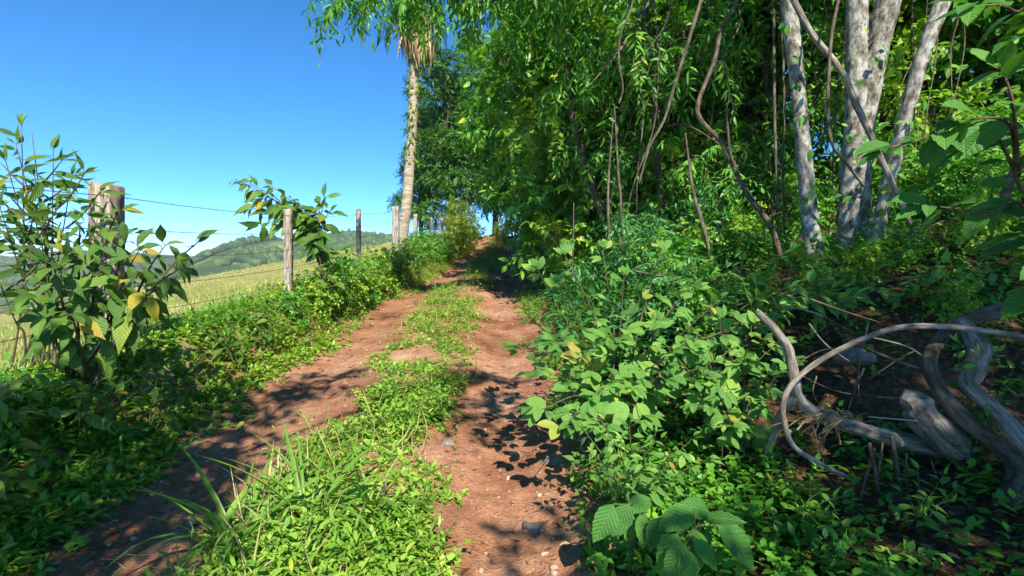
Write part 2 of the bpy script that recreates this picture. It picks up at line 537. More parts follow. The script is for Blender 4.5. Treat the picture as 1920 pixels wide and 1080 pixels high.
def leaves(t, pos, d, n, size, rnd=None, wid=None):
    """many copies of template t: returns verts, tris, rnd"""
    tv, tf, tu = t
    N = len(pos)
    d = norm(d)
    side = norm(np.cross(d, n))
    n = np.cross(side, d)
    size = np.broadcast_to(np.asarray(size, float), (N,))[:, None, None]
    w = 1.0 if wid is None else np.asarray(wid)[:, None, None]
    v = pos[:, None] + size * (tv[None, :, 0, None] * w * side[:, None] + tv[None, :, 1, None] * d[:, None] + tv[None, :, 2, None] * n[:, None])
    f = tf[None] + (np.arange(N) * len(tv))[:, None, None]
    r = np.repeat(R.random(N) if rnd is None else rnd, len(tv))
    return v.reshape(-1, 3), f.reshape(-1, 3), r


def sprigs(t, cen, out, L, per, size, droop=0.5, rng=None, spread=1.0, jit=0.3, upbias=0.6):
    """leafy twigs: per leaves alternating along a drooping twig"""
    rng = rng or R
    N = len(cen)
    out = norm(out)
    L = np.broadcast_to(np.asarray(L, float), (N,))
    side = norm(np.cross(out, np.array((0, 0, 1.0)) + rng.normal(0, 0.4, (N, 3))))
    k = (np.arange(per) + 0.6) / per
    p = cen[:, None] + out[:, None] * (L[:, None] * k)[..., None]
    p[..., 2] -= droop * L[:, None] * k[None] ** 2
    tang = out[:, None] + np.array((0, 0, -1.0)) * (2 * droop * k)[None, :, None]
    sg = np.where(np.arange(per) % 2 == 0, 1.0, -1.0)[None, :, None]
    last = (np.arange(per) == per - 1)[None, :, None]
    d = norm(tang) * 0.55 + side[:, None] * sg * spread * np.where(last, 0.15, 1.0) + rng.normal(0, jit, (N, per, 3))
    d[..., 2] -= droop * 0.5
    nr = np.array((0, 0, upbias)) + out[:, None] * 0.45 + rng.normal(0, 0.35, (N, per, 3))
    sz = np.asarray(size) * rng.uniform(0.65, 1.2, (N, per))
    base = rng.random(N)[:, None]
    rnd = np.clip(base * 0.55 + rng.random((N, per)) * 0.5, 0, 1)
    return leaves(t, p.reshape(-1, 3), d.reshape(-1, 3), nr.reshape(-1, 3), sz.ravel(), rnd.ravel())


def in_blobs(blobs, n, rng, shell=0.45):
    vol = np.array([b[3] * b[4] * b[5] for b in blobs]) ** 0.75
    w = rng.choice(len(blobs), n, p=vol / vol.sum())
    B = np.array(blobs)[w]
    u = norm(rng.normal(0, 1, (n, 3)))
    r = (shell ** 3 + (1 - shell ** 3) * rng.random(n)) ** (1 / 3)
    p = B[:, :3] + u * r[:, None] * B[:, 3:]
    return p, norm(u / B[:, 3:] * B[:, 3:].mean(1, keepdims=True))


# ------------------------------------------------------------------ terrain
FX = -3.2                                                  # fence line


def zroad(y):
    y = np.asarray(y, float)
    z = 0.079 * np.clip(y, -30, 26)
    z = z + 0.15 * np.clip(y - 26, 0, 12) + 0.02 * np.clip(y - 38, 0, 8) - 0.05 * np.clip(y - 46, 0, 60)
    return z


def ground(x, y):
    x = np.asarray(x, float); y = np.asarray(y, float)
    wob = 0.10 * np.sin(y * 0.45 + 0.6) + 0.07 * np.sin(y * 1.1) - 0.12 * sstep(4, 0, y)
    xs = x - wob
    z = zroad(y)
    # ruts and centre hump
    rut = np.exp(-((xs + 2.1) / 0.42) ** 2) + np.exp(-((xs + 0.10) / 0.34) ** 2)
    z = z - 0.07 * rut + 0.05 * np.exp(-((xs + 1.05) / 0.4) ** 2)
    # left bank, then the pasture falling away down the hillside
    z = z + 0.50 * sstep(-2.55, -3.15, xs)
    f = np.clip(-3.3 - x, 0, None)
    z = z - 0.18 * f - 0.0009 * np.clip(f - 25, 0, None) ** 2
    # right bank, low and eroded beside the camera
    k = 0.28 + 0.72 * sstep(2.7, 4.3, y)
    r = np.clip(xs - 0.32, 0, None)
    bank = 0.36 * sstep(0, 1.2, r) + 0.30 * np.clip(r - 0.6, 0, 4.5) + 0.22 * np.clip(r - 5.1, 0, None)
    z = z + k * bank
    # relief
    inroad = sstep(-2.9, -2.6, xs) * sstep(0.6, 0.3, xs)
    z = z + 0.030 * fbm(x, y, 1.3, 3, 3) * (1 - 0.3 * inroad) + 0.016 * fbm(x, y, 6.0, 4, 11)
    z = z + (1 - inroad) * 0.05 * fbm(x, y, 0.6, 3, 21)
    z = z - 0.004 * np.clip(y - 55, 0, None) ** 2 * 0.6
    return z


def gpt(x, y, dz=0.0):
    return np.array((x, y, float(ground(x, y)) + dz))


ys = [-14.0]
while ys[-1] < 95:
    y = ys[-1]
    ys.append(y + (0.5 if y < 0.5 else 0.035 if y < 4.5 else min(0.035 * (y / 4.5) ** 1.7, 1.8)))
ys = np.array(ys)


def grid_sheet(name, xs, mat, rough=0.0, label=None):
    X, Y = np.meshgrid(xs, ys)
    Z = ground(X, Y)
    n, k = X.shape
    i = (np.arange(n - 1)[:, None] * k + np.arange(k - 1)[None]).ravel()
    q = np.stack([i, i + 1, i + k + 1, i + k], 1)
    me = np_mesh(name, np.stack([X, Y, Z], -1).reshape(-1, 3), q, mat, n=4)
    return link(name, me, kind="structure", label=label)


XL, XR = -2.9, 0.62
grid_sheet("dirt_road", np.linspace(XL, XR, 96), M['road'])
xl = [XL]
while xl[-1] > -150:
    xl.append(xl[-1] - min(0.05 * (1 + (XL - xl[-1]) * 0.6), 6))
grid_sheet("pasture", np.array(xl[::-1]), M['field'])
xr = [XR]
while xr[-1] < 70:
    xr.append(xr[-1] + min(0.06 * (1 + (xr[-1] - XR) * 0.35), 5))
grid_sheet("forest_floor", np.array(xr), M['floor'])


# far valley and hills
def far_z(x, y):
    z = -46 + 0.01 * (y - 300)
    def hill(cx, cy, h, sl, sr, sy):
        s = np.where(x < cx, sl, sr)
        return h * np.exp(-((x - cx) / s) ** 2 - ((y - cy) / sy) ** 2)
    z = z + hill(-305, 640, 68, 95, 130, 200) + hill(-150, 760, 60, 130, 170, 170)
    z = z + hill(-760, 900, 62, 260, 260, 240) + hill(-1500, 1150, 90, 500, 420, 400)
    z = z + hill(250, 900, 60, 260, 300, 260) + hill(-420, 1500, 80, 500, 500, 400) + hill(900, 1400, 100, 500, 500, 500)
    z = z + 5 * fbm(x, y, 0.008, 4, 31)
    near = sstep(330, 90, y)
    return z - 20 * near * 0


gx = np.concatenate([np.linspace(-6000, -1500, 20), np.linspace(-1450, 500, 150), np.linspace(560, 6000, 20)])
gy = np.concatenate([np.linspace(-400, 100, 12), np.linspace(115, 1100, 110), np.linspace(1150, 6500, 25)])
X, Y = np.meshgrid(gx, gy)
Z = far_z(X, Y)
n, k = X.shape
i = (np.arange(n - 1)[:, None] * k + np.arange(k - 1)[None]).ravel()
link("hills", np_mesh("hills", np.stack([X, Y, Z], -1).reshape(-1, 3), np.stack([i, i + 1, i + k + 1, i + k], 1), M['far'], n=4), kind="structure")

# wooded hillside: one mass of tree crowns
import bmesh
bm = bmesh.new()
bmesh.ops.create_icosphere(bm, subdivisions=1, radius=1)
ico_v = np.array([v.co[:] for v in bm.verts])
ico_f = np.array([[v.index for v in f.verts] for f in bm.faces])
bm.free()
rng = np.random.default_rng(12)
tx = rng.uniform(-800, 60, 30000); ty = rng.uniform(400, 790, 30000)
wood = fbm(tx, ty, 0.011, 3, 77)
u = tx / ty
keep = (wood > -0.55) & (u > -1.05) & (u < -0.12) & (far_z(tx, ty) > -22)
tx, ty = tx[keep][:8000], ty[keep][:8000]
CLEAR = []
for (cpx, cpy, rx, ry) in ((392, 499, 8, 7), (500, 495, 9, 6), (705, 474, 14, 9)):
    Yc = np.linspace(420, 740, 400)
    Xc = (cpx - 960) / F * Yc
    err = np.abs(far_z(Xc, Yc) + 4 - (CAM_Z + (500 - cpy) / F * Yc))
    j = int(np.argmin(err))
    CLEAR.append((Xc[j], Yc[j], rx, ry))
ok = np.ones(len(tx), bool)
for (cx, cy, rx, ry) in CLEAR:
    ok &= ((tx - cx) / (rx + 3)) ** 2 + ((ty - cy + 8) / (ry + 12)) ** 2 > 1
tx, ty = tx[ok], ty[ok]
M['clear'] = soil_mat("cleared_soil", (0.18, 0.15, 0.07), (0.27, 0.19, 0.10), (0.33, 0.25, 0.13))
for (cx, cy, rx, ry) in CLEAR:
    aa = np.linspace(0, 2 * np.pi, 28, endpoint=False)
    vv, ff = [(cx, cy)], []
    for q in range(1, 6):
        k_ = q / 5 * (1 + 0.15 * np.sin(3 * aa + cx))
        vv += list(zip(cx + rx * k_ * np.cos(aa), cy + ry * k_ * np.sin(aa)))
    vv = np.array(vv)
    vv = np.column_stack([vv, far_z(vv[:, 0], vv[:, 1]) + 0.9])
    ff += [(0, 1 + k_, 1 + (k_ + 1) % 28) for k_ in range(28)]
    for q in range(4):
        for k_ in range(28):
            a_, b_ = 1 + q * 28 + k_, 1 + q * 28 + (k_ + 1) % 28
            ff += [(a_, a_ + 28, b_ + 28), (a_, b_ + 28, b_)]
    link("hillside_clearing", np_mesh("hillside_clearing", vv, np.array(ff), M['clear']), kind="structure")
tz = far_z(tx, ty)
N = len(tx)
sc = rng.uniform(2.6, 5.2, N)
v = ico_v[None] * (1 + 0.28 * rng.normal(0, 1, (N, len(ico_v)))[..., None]) * sc[:, None, None] * np.array((1, 1, 1.05))
v = v + np.stack([tx, ty, tz + sc * 0.7], -1)[:, None]
f = ico_f[None] + (np.arange(N) * len(ico_v))[:, None, None]
M['far_tree'] = attr_mat("far_tree", [(0, (0.020, 0.048, 0.014)), (0.6, (0.040, 0.085, 0.020)), (1, (0.085, 0.13, 0.03))], 0.9)
link("hillside_woodland", np_mesh("hillside_woodland", v.reshape(-1, 3), f.reshape(-1, 3), M['far_tree'], np.repeat(rng.random(N), len(ico_v)), smooth=False),
     kind="stuff", label="distant wooded hillside beyond the pasture", cat="woodland")

# ------------------------------------------------------------------ wire fence
fence = empty("wire_fence", gpt(FX, 4.04), "timber post and wire fence climbing beside the dirt track", "fence")
FO = np.array(fence.location)
offs = [(200, 347), (540, 393), (672, 393), (742, 388), (779, 402), (808, 408), (828, 409), (843, 413), (855, 413)]
tops = []
for i, (px, py) in enumerate(offs):
    D = -FX * F / (960 - px)
    top = P(px, py, D)
    w = (0.17, 0.10, 0.085, 0.17, 0.13, 0.11, 0.14, 0.11, 0.11)[i]
    tops.append(top)
    b = Buf()
    g = gpt(top[0], D, -0.35)
    h = top[2] - g[2]
    nseg = 14
    c = w / 2
    bev = c * 0.16
    prof = np.array([(-c + bev, -c), (c - bev, -c), (c, -c + bev), (c, c - bev), (c - bev, c), (-c + bev, c), (-c, c - bev), (-c, -c + bev)])
    lean = R.normal(0, 0.012, 2)
    if i == 0:
        lean = np.array((0.028, 0.0))
    ring = []
    for s in range(nseg + 1):
        t = s / nseg
        pr_ = prof * (1 + 0.03 * R.normal(0, 1, (8, 1))) + R.normal(0, 0.0015, (8, 2))
        zz = np.full((8, 1), t * h)
        if s == nseg:
            zz = zz + (prof[:, :1] * 0.10 if i else prof[:, :1] * -0.12)
        ring.append(np.hstack([pr_ + lean * (t - 1) * h, zz]) + np.array((top[0], D, g[2])))
    ring.append(ring[-1] * 0 + ring[-1].mean(0) + (ring[-1] - ring[-1].mean(0)) * 0.9 + np.array((0, 0, 0.006)))
    v = np.vstack(ring)
    f = []
    for s in range(len(ring) - 1):
        for k_ in range(8):
            a_, b_ = s * 8 + k_, s * 8 + (k_ + 1) % 8
            f += [(a_, b_, b_ + 8), (a_, b_ + 8, a_ + 8)]
    e = (len(ring) - 1) * 8
    f += [(e, e + k_, e + k_ + 1) for k_ in range(1, 7)]
    b.add(v, f)
    po = np.array((top[0], D, g[2]))
    o = link("post", b.mesh("post", M['post_grey'] if i in (3, 4, 5) else M['post'], po, smooth=False), fence, po - FO)
    if i == 0:
        tag(o, "stout square timber post standing among the shrub leaves")
    # staples
    for s_, dz in enumerate((0.09, 0.34, 0.57, 0.81)):
        if i < 4:
            q = Buf()
            z0 = top[2] - dz
            q.tube(np.array([(c * 0.5, -c, -0.012), (c * 0.5, -c - 0.008, -0.012), (c * 0.5, -c - 0.008, 0.012), (c * 0.5, -c, 0.012)]) * 1.0, 0.002, 4)
            so = link("staple", q.mesh("staple", M['wire']), o, (0, 0, z0 - po[2]))
dirn = (tops[1] - tops[0])
start = tops[0] + np.array((0, -6.0, -0.35))
for s_, dz in enumerate((0.09, 0.34, 0.57, 0.81, 1.03)):
    pts = [start - np.array((0, 0, dz))]
    for a_, b_ in zip([start] + tops[:-1], tops):
        for t in (0.25, 0.5, 0.75, 1):
            q = a_ + (b_ - a_) * t - np.array((0, 0, dz + 0.05 * t * (1 - t) * 2))
            pts.append(q + np.array((0.07 if t == 1 else 0.07, 0, 0)))
    b = Buf()
    b.tube(np.array(pts), 0.0028, 4)
    # barbs
    for y0 in np.arange(1.5, 12, 0.14):
        j = np.searchsorted([p[1] for p in pts], y0)
        if 0 < j < len(pts):
            a_, b_ = pts[j - 1], pts[j]
            q = a_ + (b_ - a_) * ((y0 - a_[1]) / (b_[1] - a_[1]))
            w_ = norm(R.normal(0, 1, 3)) * 0.012
            b.tube(np.array([q - w_, q + w_]), 0.0016, 3, cap=False)
    link("wire", b.mesh("wire", M['wire'], FO), fence)


# ------------------------------------------------------------------ trees
def tree_proto(name, seed, H, blobs, n_sprig, per, size, L, t, leafmat, droop=0.5, trunk_r=0.1, barkmat='trunk', limbs=9, shell=0.4, spread=1.0, bend=0.3, twigs=False):
    rng = np.random.default_rng(seed)
    tb = Buf()
    top = np.array((rng.normal(0, bend), rng.normal(0, bend), H * 0.85))
    path = smooth_path([(0, 0, -0.3), (rng.normal(0, bend * .3), rng.normal(0, bend * .3), H * 0.3), (rng.normal(0, bend * .6), rng.normal(0, bend * .6), H * 0.6), top], 6)
    tb.tube(path, [trunk_r * 1.25, trunk_r, trunk_r * 0.75, trunk_r * 0.3], 9, wob=0.10, seed=seed)
    for i in range(limbs):
        k = int(len(path) * rng.uniform(0.3, 0.95))
        p0 = path[k]
        tgt, _ = in_blobs(blobs, 1, rng, 0.3)
        tgt = tgt[0]
        mid = (p0 + tgt) / 2 + np.array((0, 0, 0.15 * np.linalg.norm(tgt - p0))) + rng.normal(0, 0.1, 3)
        lp = smooth_path([p0, mid, tgt], 5)
        tb.tube(lp, [trunk_r * 0.45, trunk_r * 0.25, trunk_r * 0.08], 5, wob=0.08, seed=seed + i)
        for j in range(4):
            q0 = lp[rng.integers(3, len(lp))]
            q1 = q0 + rng.normal(0, 0.35, 3) * np.array(blobs[0][3:]).mean() * 0.7
            tb.tube(np.array([q0, (q0 + q1) / 2 + rng.normal(0, 0.04, 3), q1]), [trunk_r * 0.12, trunk_r * 0.05], 4)
    c, od = in_blobs(blobs, n_sprig, rng, shell)
    od = od + np.array((0, 0, 0.15)) + rng.normal(0, 0.45, od.shape)
    LL = L * rng.uniform(0.6, 1.25, n_sprig)
    if twigs:
        on = norm(od)
        for i in range(0, n_sprig, 2):
            q = c[i] - on[i] * LL[i] * 0.7
            tb.tube(np.array([q, c[i], c[i] + on[i] * LL[i] * 0.5 - np.array((0, 0, droop * LL[i] * 0.25)), c[i] + on[i] * LL[i] - np.array((0, 0, droop * LL[i]))]), [0.008, 0.003], 3, cap=False)
    v, f, r = sprigs(t, c, od, LL, per, size, droop, rng, spread)
    return dict(name=name, trunk=tb.mesh(name + "_trunk", M[barkmat]), crown=np_mesh(name + "_crown", v, f, M[leafmat], r))


def place(proto, x, y, rz, s, label, cat, group=None, name=None, dz=0.0, sz=None):
    e = empty(name or proto['name'], gpt(x, y, dz), label, cat, group)
    e.rotation_euler = (0, 0, rz)
    e.scale = (s, s, sz or s)
    if 'trunk' in proto:
        link("trunk" if cat == "tree" else "stems", proto['trunk'], e)
    link("crown" if cat == "tree" else "foliage", proto['crown'], e, kind="stuff")
    return e


def blob_col(rng, z0, z1, r, n, sx=0.7):
    """uneven column of overlapping leaf masses"""
    res = []
    for i in range(n):
        z = z0 + (z1 - z0) * (i + 0.5) / n
        prof = 0.65 + 0.5 * math.sin(math.pi * min(1, (i + 0.9) / n))
        a = rng.uniform(0, 6.28)
        rr = r * prof * rng.uniform(0.55, 0.95)
        if n > 13:
            rr *= 0.72
        res.append((math.cos(a) * r * sx * rng.random(), math.sin(a) * r * sx * rng.random(), z, rr, rr, (z1 - z0) / n * rng.uniform(0.55, 0.95)))
    return res


rg = np.random.default_rng(3)
ORD = "first second third fourth fifth sixth seventh eighth ninth tenth eleventh twelfth thirteenth fourteenth".split()
EDGE = [tree_proto("wall_tree", 40 + i, 5.2, blob_col(rg, 0.3, 5.4, 1.45, 16, 1.0), 640, 13, (0.17, 0.15, 0.20)[i], 0.5, (T_LANCE2, T_OVATE, T_OVATE)[i], ('leaf_forest', 'leaf_bright', 'leaf_forest')[i], droop=(0.55, 0.35, 0.3)[i], trunk_r=0.07, limbs=12, shell=0.25, twigs=True) for i in range(3)]
TALL = [tree_proto("forest_tree", 60 + i, 10.5, blob_col(rg, 3.0, 11.0, 2.6, 12), 900, 13, 0.21, 0.8, T_OVATE4 if i else T_LANCE, 'leaf_forest' if i < 2 else 'leaf_dark', droop=0.5, trunk_r=0.14, limbs=14, shell=0.3) for i in range(3)]
DENSE = tree_proto("dense_tree", 80, 11.5, blob_col(np.random.default_rng(81), 1.2, 12.2, 2.5, 17, 0.8), 3400, 12, 0.21, 0.6, T_DIAMOND, 'leaf_dark', droop=0.35, trunk_r=0.16, limbs=18, shell=0.5)
SHRUB = [tree_proto("leafy_shrub", 90 + i, 1.2, blob_col(rg, 0.1, 1.35, 0.55, 6), 190, 9, (0.10, 0.13, 0.085)[i], 0.26, (T_OVATE, T_LANCE2, T_ROUND)[i], ('leaf_forest', 'leaf_blue', 'leaf_bright')[i], droop=0.4, trunk_r=0.018, limbs=9, barkmat='stem') for i in range(3)]

# wall of foliage along the right of the track
lab_edge = "slender leafy tree set back in the forest behind the pale trunks"
lab_tall = "tall broad forest tree rising behind the green wall"
n_e = 0
for y0, x0, s in ((8.4, 2.3, 0.85), (9.6, 1.7, 0.95), (11.0, 1.6, 1.15), (12.4, 1.5, 1.3), (14.0, 1.4, 1.35), (15.5, 1.3, 1.5), (17.2, 1.5, 1.6), (19, 1.95, 1.6), (21, 2.2, 1.6), (23.2, 2.4, 1.6), (25.5, 2.9, 1.5), (28.2, 3.0, 1.5), (31.5, 2.6, 1.6), (35, 2.4, 1.8),
                  (10.3, 3.2, 1.2), (12.6, 3.2, 1.5), (15, 3.2, 1.7), (18, 3.2, 1.9), (9.0, 4.6, 0.95), (8.6, 6.2, 0.95), (8.4, 7.8, 1.0), (7.6, 9.4, 1.0), (6.6, 10.6, 1.0), (10.5, 5.6, 1.2), (10.6, 7.6, 1.2), (10.0, 10, 1.3)):
    place(EDGE[n_e % 3], x0 + rg.normal(0, 0.12), y0, rg.uniform(0, 6.28), s * rg.uniform(0.95, 1.08), ("slender leafy tree, %s along the track from the lobed-leaf bush" % ORD[n_e]) if n_e < 14 else lab_edge, "tree", "slender trees of the green wall")
    n_e += 1
for i, (x0, y0, s) in enumerate(((4.6, 9.6, 0.85), (6.8, 9.4, 0.9), (9.6, 8.8, 0.9), (12.5, 8.2, 1.0), (5.0, 13, 1.0), (8.5, 13, 1.1), (13, 12.5, 1.2), (5.0, 16.5, 1.15), (8.0, 18, 1.3), (12, 18, 1.4), (6.0, 21.5, 1.3), (9.5, 24, 1.5), (7.0, 27, 1.4), (10, 30, 1.6), (7.5, 33, 1.5), (16, 22, 1.5), (2.0, 38.5, 1.3), (6, 40, 1.6), (13.5, 5.5, 1.0))):
    place(TALL[i % 3], x0, y0, rg.uniform(0, 6.28), s, lab_tall, "tree", "tall trees behind the green wall")

# dense dark trees where the track goes over the rise
place(DENSE, -3.9, 33.5, 0.6, 1.0, "dense dark evergreen tree standing over the end of the fence", "tree")
place(DENSE, -1.2, 36.5, 2.9, 1.15, "tall dense evergreen tree at the crest of the track", "tree")
place(DENSE, -6.6, 37.5, 4.4, 0.85, "smaller dense evergreen tree behind the palm trunk", "tree")

# trees beside and behind the camera that shade the foreground
def shade_tree(name, label, base, targets, seed, trunk_r=0.16):
    """tree behind the camera: boughs placed where their shade reaches the ground points"""
    rng = np.random.default_rng(seed)
    base = np.asarray(base, float)
    e = empty(name, base, label, "tree")
    hub = base + np.array((0, 0, 3.2))
    b = Buf()
    b.tube(smooth_path([base - np.array((0, 0, 0.3)), base + np.array((0.1, 0.05, 1.5)), hub], 6), [trunk_r * 1.2, trunk_r, trunk_r * 0.8], 10, wob=0.1, seed=seed)
    C, O = [], []
    for (x, y, dz, t, r, n) in targets:
        c = gpt(x, y, dz) + np.array(SUN) * t
        b.tube(smooth_path([hub, (hub + c) / 2 + np.array((0, 0, 0.4)), c], 6), [trunk_r * 0.4, trunk_r * 0.2, 0.012], 6, wob=0.08, seed=seed)
        p, od = in_blobs([(c[0], c[1], c[2], r, r, r * 0.7)], n, rng, 0.1)
        C.append(p); O.append(od)
    C = np.vstack(C); O = np.vstack(O)
    v, f, r = sprigs(T_OVATE4, C, O + rng.normal(0, 0.5, O.shape), 0.32, 9, 0.13, 0.4, rng)
    link("trunk", b.mesh(name + "_trunk", M['trunk'], base), e)
    link("crown", np_mesh(name + "_crown", v - base, f, M['leaf_forest'], r), e, kind="stuff")


shade_tree("roadside_tree", "roadside tree whose boughs shade the left wheel track", gpt(-3.9, -4.2),
           [(-3.0, 2.2, 0, 6.5, 0.50, 75), (-2.3, 1.9, 0, 6.8, 0.42, 60), (-2.7, 3.0, 0.1, 6.6, 0.45, 70), (-2.0, 2.6, 0, 6.2, 0.36, 40), (-2.1, 3.4, 0, 6.9, 0.36, 36), (-2.5, 2.4, 0, 6.4, 0.4, 45), (-1.7, 1.7, 0, 6.4, 0.30, 30), (-1.75, 2.5, 0, 6.5, 0.26, 28), (-2.1, 3.1, 0, 6.4, 0.28, 34), (-2.5, 1.7, 0, 6.6, 0.3, 40), (-3.0, 2.7, 0, 6.6, 0.36, 50), (-2.2, 3.8, 0, 6.5, 0.33, 45), (-2.3, 4.6, 0, 6.9, 0.3, 34), (-1.8, 5.0, 0, 7.2, 0.28, 26), (-0.3, 5.0, 0, 7.4, 0.34, 36), (-0.25, 4.3, 0, 7.0, 0.24, 20)], 401)
shade_tree("bankside_tree", "bankside tree whose boughs shade the roots and right bank", gpt(5.6, -3.0),
           [(2.1, 4.4, 0.2, 6.8, 0.4, 45), (2.5, 4.6, 0.3, 6.8, 0.5, 60), (3.1, 4.9, 0.4, 6.6, 0.5, 60), (1.75, 2.6, 0.1, 6.6, 0.36, 40), (2.9, 2.9, 0.3, 6.8, 0.5, 60), (0.30, 2.25, 0, 6.3, 0.26, 30), (0.35, 1.75, 0, 6.1, 0.3, 34), (2.7, 3.7, 0.2, 6.6, 0.55, 70), (3.3, 3.6, 0.2, 6.5, 0.55, 70), (0.55, 1.5, 0, 6.0, 0.40, 50), (1.2, 1.7, 0, 6.2, 0.5, 80), (1.9, 2.0, 0, 6.0, 0.55, 90), (2.6, 2.5, 0, 6.0, 0.6, 100), (2.0, 2.8, 0.1, 6.4, 0.5, 70), (3.0, 3.2, 0.2, 6.2, 0.6, 90), (3.6, 4.0, 0.3, 6.0, 0.7, 90), (2.3, 3.7, 0.3, 6.4, 0.5, 60), (4.4, 4.6, 0.5, 6.0, 0.7, 90), (3.6, 5.2, 1.2, 6.0, 0.6, 60)], 402)

# ------------------------------------------------------------------ plants with leaf objects
LEAFMESH = {}


def leaf_objs_mesh(key, tps, mat):
    if key not in LEAFMESH:
        LEAFMESH[key] = [np_mesh("leaf", t[0], t[1], M[mat], uv=t[2]) for t in tps]
    return LEAFMESH[key]


def put_leaf(me, pos, d, n, size, parent, org, name="leaf", wid=1.0, label=None):
    d = norm(d)
    side = norm(np.cross(d, n))
    nn = np.cross(side, d)
    o = bpy.data.objects.new(name, me)
    COL.objects.link(o)
    o.parent = parent
    mt = Matrix.Identity(4)
    for c_, (vec, s_) in enumerate(((side, size * wid), (d, size), (nn, size))):
        for r_ in range(3):
            mt[r_][c_] = vec[r_] * s_
    for r_ in range(3):
        mt[r_][3] = pos[r_] - org[r_]
    o.matrix_basis = mt
    if label:
        o["label"] = label
    return o


def plant(name, label, cat, base, stems, key, tps, mat, size, spacing, droop=0.6, start=0.25, stem_r=0.008, stemmat='stem', seed=0, group=None, whorl=1, pet=0.25, face=0.5, cap=290, tipsize=0.6, along=0.45, upb=0.9, njit=0.30):
    """stems: world polylines; leaves alternate along each"""
    rng = np.random.default_rng(seed)
    base = np.asarray(base, float)
    e = empty(name, base, label, cat, group)
    mes = leaf_objs_mesh(key, tps, mat)
    cnt = 0
    toc = norm(np.array((0, 0, CAM_Z)) - base)
    sunv = np.array(SUN)
    for st in stems:
        st = np.asarray(st, float)
        path = smooth_path(st, 7)
        ln = np.concatenate([[0], np.cumsum(np.linalg.norm(np.diff(path, axis=0), axis=1))])
        b = Buf()
        b.tube(path, [stem_r, stem_r * 0.8, stem_r * 0.35], 6, wob=0.08, seed=seed)
        s = ln[-1] * start
        k = rng.integers(0, 2)
        stops = [ln[-1]]
        while s < ln[-1] * 0.985:
            stops.append(s)
            s += spacing * rng.uniform(0.7, 1.35)
        for s in stops:
            if cnt >= cap:
                break
            q = np.array([np.interp(s, ln, path[:, c_]) for c_ in range(3)])
            j = min(np.searchsorted(ln, s), len(path) - 1)
            tg = norm(path[j] - path[max(j - 1, 0)])
            fr = s / ln[-1]
            for w_ in range(3 if s == ln[-1] else whorl):
                k += 1
                a = k * 2.4 + rng.normal(0, 0.4)
                hs = norm(np.cross(tg, np.array((0.13, 0.1, 1.0))))
                up = np.cross(hs, tg)
                lat = hs * math.cos(a) + up * math.sin(a) * 0.6
                d = tg * along + lat + np.array((0, 0, -droop)) * rng.uniform(0.5, 1.4) + rng.normal(0, 0.15, 3)
                if s == ln[-1]:
                    d = tg + lat * (0.0, 0.7, 0.7)[w_] + np.array((0, 0, -droop * 0.5)) + rng.normal(0, 0.2, 3)
                d = norm(d)
                sz = size * rng.uniform(0.55, 1.2) * (1 - (1 - tipsize) * fr ** 2)
                p0 = q + norm(lat + tg * 0.4) * pet * sz
                if pet > 0.05:
                    b.tube(np.array([q, (q + p0) / 2 + np.array((0, 0, 0.02 * sz)), p0]), stem_r * 0.28, 3, cap=False)
                nr = np.array((0, 0, upb)) + sunv * 0.35 + toc * face * 0.5 + rng.normal(0, njit, 3)
                put_leaf(mes[rng.integers(len(mes))], p0, d, nr, sz, e, base, wid=rng.uniform(0.85, 1.1))
                cnt += 1
        so = link("stem", b.mesh("stem", M[stemmat], base), e)
    return e


def arc(p0, p1, sag=0.15, n=4, seed=0, jit=0.03):
    rr = np.random.default_rng(seed)
    t = np.linspace(0, 1, n)[:, None]
    p = np.asarray(p0) * (1 - t) + np.asarray(p1) * t
    p[:, 2] += sag * 4 * (t * (1 - t))[:, 0]
    p[1:-1] += rr.normal(0, jit, (n - 2, 3))
    return p


# shrub by the first fence post (two species growing together)
b0 = gpt(-3.35, 3.55)
st = []
for i, (px, py, D) in enumerate(((40, 235, 3.4), (100, 280, 3.5), (10, 300, 3.3), (65, 330, 3.6), (135, 330, 3.6), (0, 390, 3.2), (80, 420, 3.3), (30, 270, 3.5), (120, 480, 3.3), (-20, 480, 3.3), (60, 250, 3.6))):
    tp = P(px, py, D)
    s0 = b0 + np.array((0.10 * (i % 4) - 0.15, 0.06 * (i % 3), 0))
    mid = (s0 * 0.45 + tp * 0.55) + np.array((0.05, 0, -0.05))
    st.append([s0, s0 * 0.72 + tp * 0.28 + np.array((0.06, 0, 0.05)), mid, tp])
    rt_ = np.random.default_rng(500 + i)
    for fr_ in (0.75, 0.55):
        j0 = s0 * (1 - fr_) + tp * fr_ + np.array((0.05, 0, -0.02))
        j1 = j0 + np.array((rt_.choice((-1, 1)) * rt_.uniform(0.12, 0.3), rt_.normal(0, 0.1), rt_.uniform(0.12, 0.35)))
        st.append([j0, (j0 + j1) / 2 + np.array((0, 0, -0.03)), j1])
plant("wild_shrub", "tall shrub with slim pointed leaves left of the stout fence post", "shrub", b0, st, 'narrow', T_NARROW, 'leaf_shrub', 0.225, 0.105, droop=0.5, start=0.42, stem_r=0.008, seed=5, stemmat='twig', pet=0.12, along=0.6, face=1.8, whorl=2, upb=0.3, njit=0.6)
b1 = gpt(-2.95, 3.45)
st = []
for i, (px, py, D) in enumerate(((222, 395, 3.45), (150, 420, 3.3), (260, 470, 3.4), (370, 455, 3.5), (345, 500, 3.3), (300, 540, 3.35), (190, 500, 3.3), (240, 440, 3.6), (100, 500, 3.1), (60, 560, 3.1), (130, 590, 3.1), (310, 460, 3.6))):
    tp = P(px, py, D)
    s0 = b1 + np.array((0.06 * (i % 4) - 0.1, 0.05 * (i % 3), 0))
    st.append([s0, s0 * 0.6 + tp * 0.4 + np.array((0.0, 0, 0.08)), s0 * 0.25 + tp * 0.75 + np.array((0, 0, 0.08)), tp])
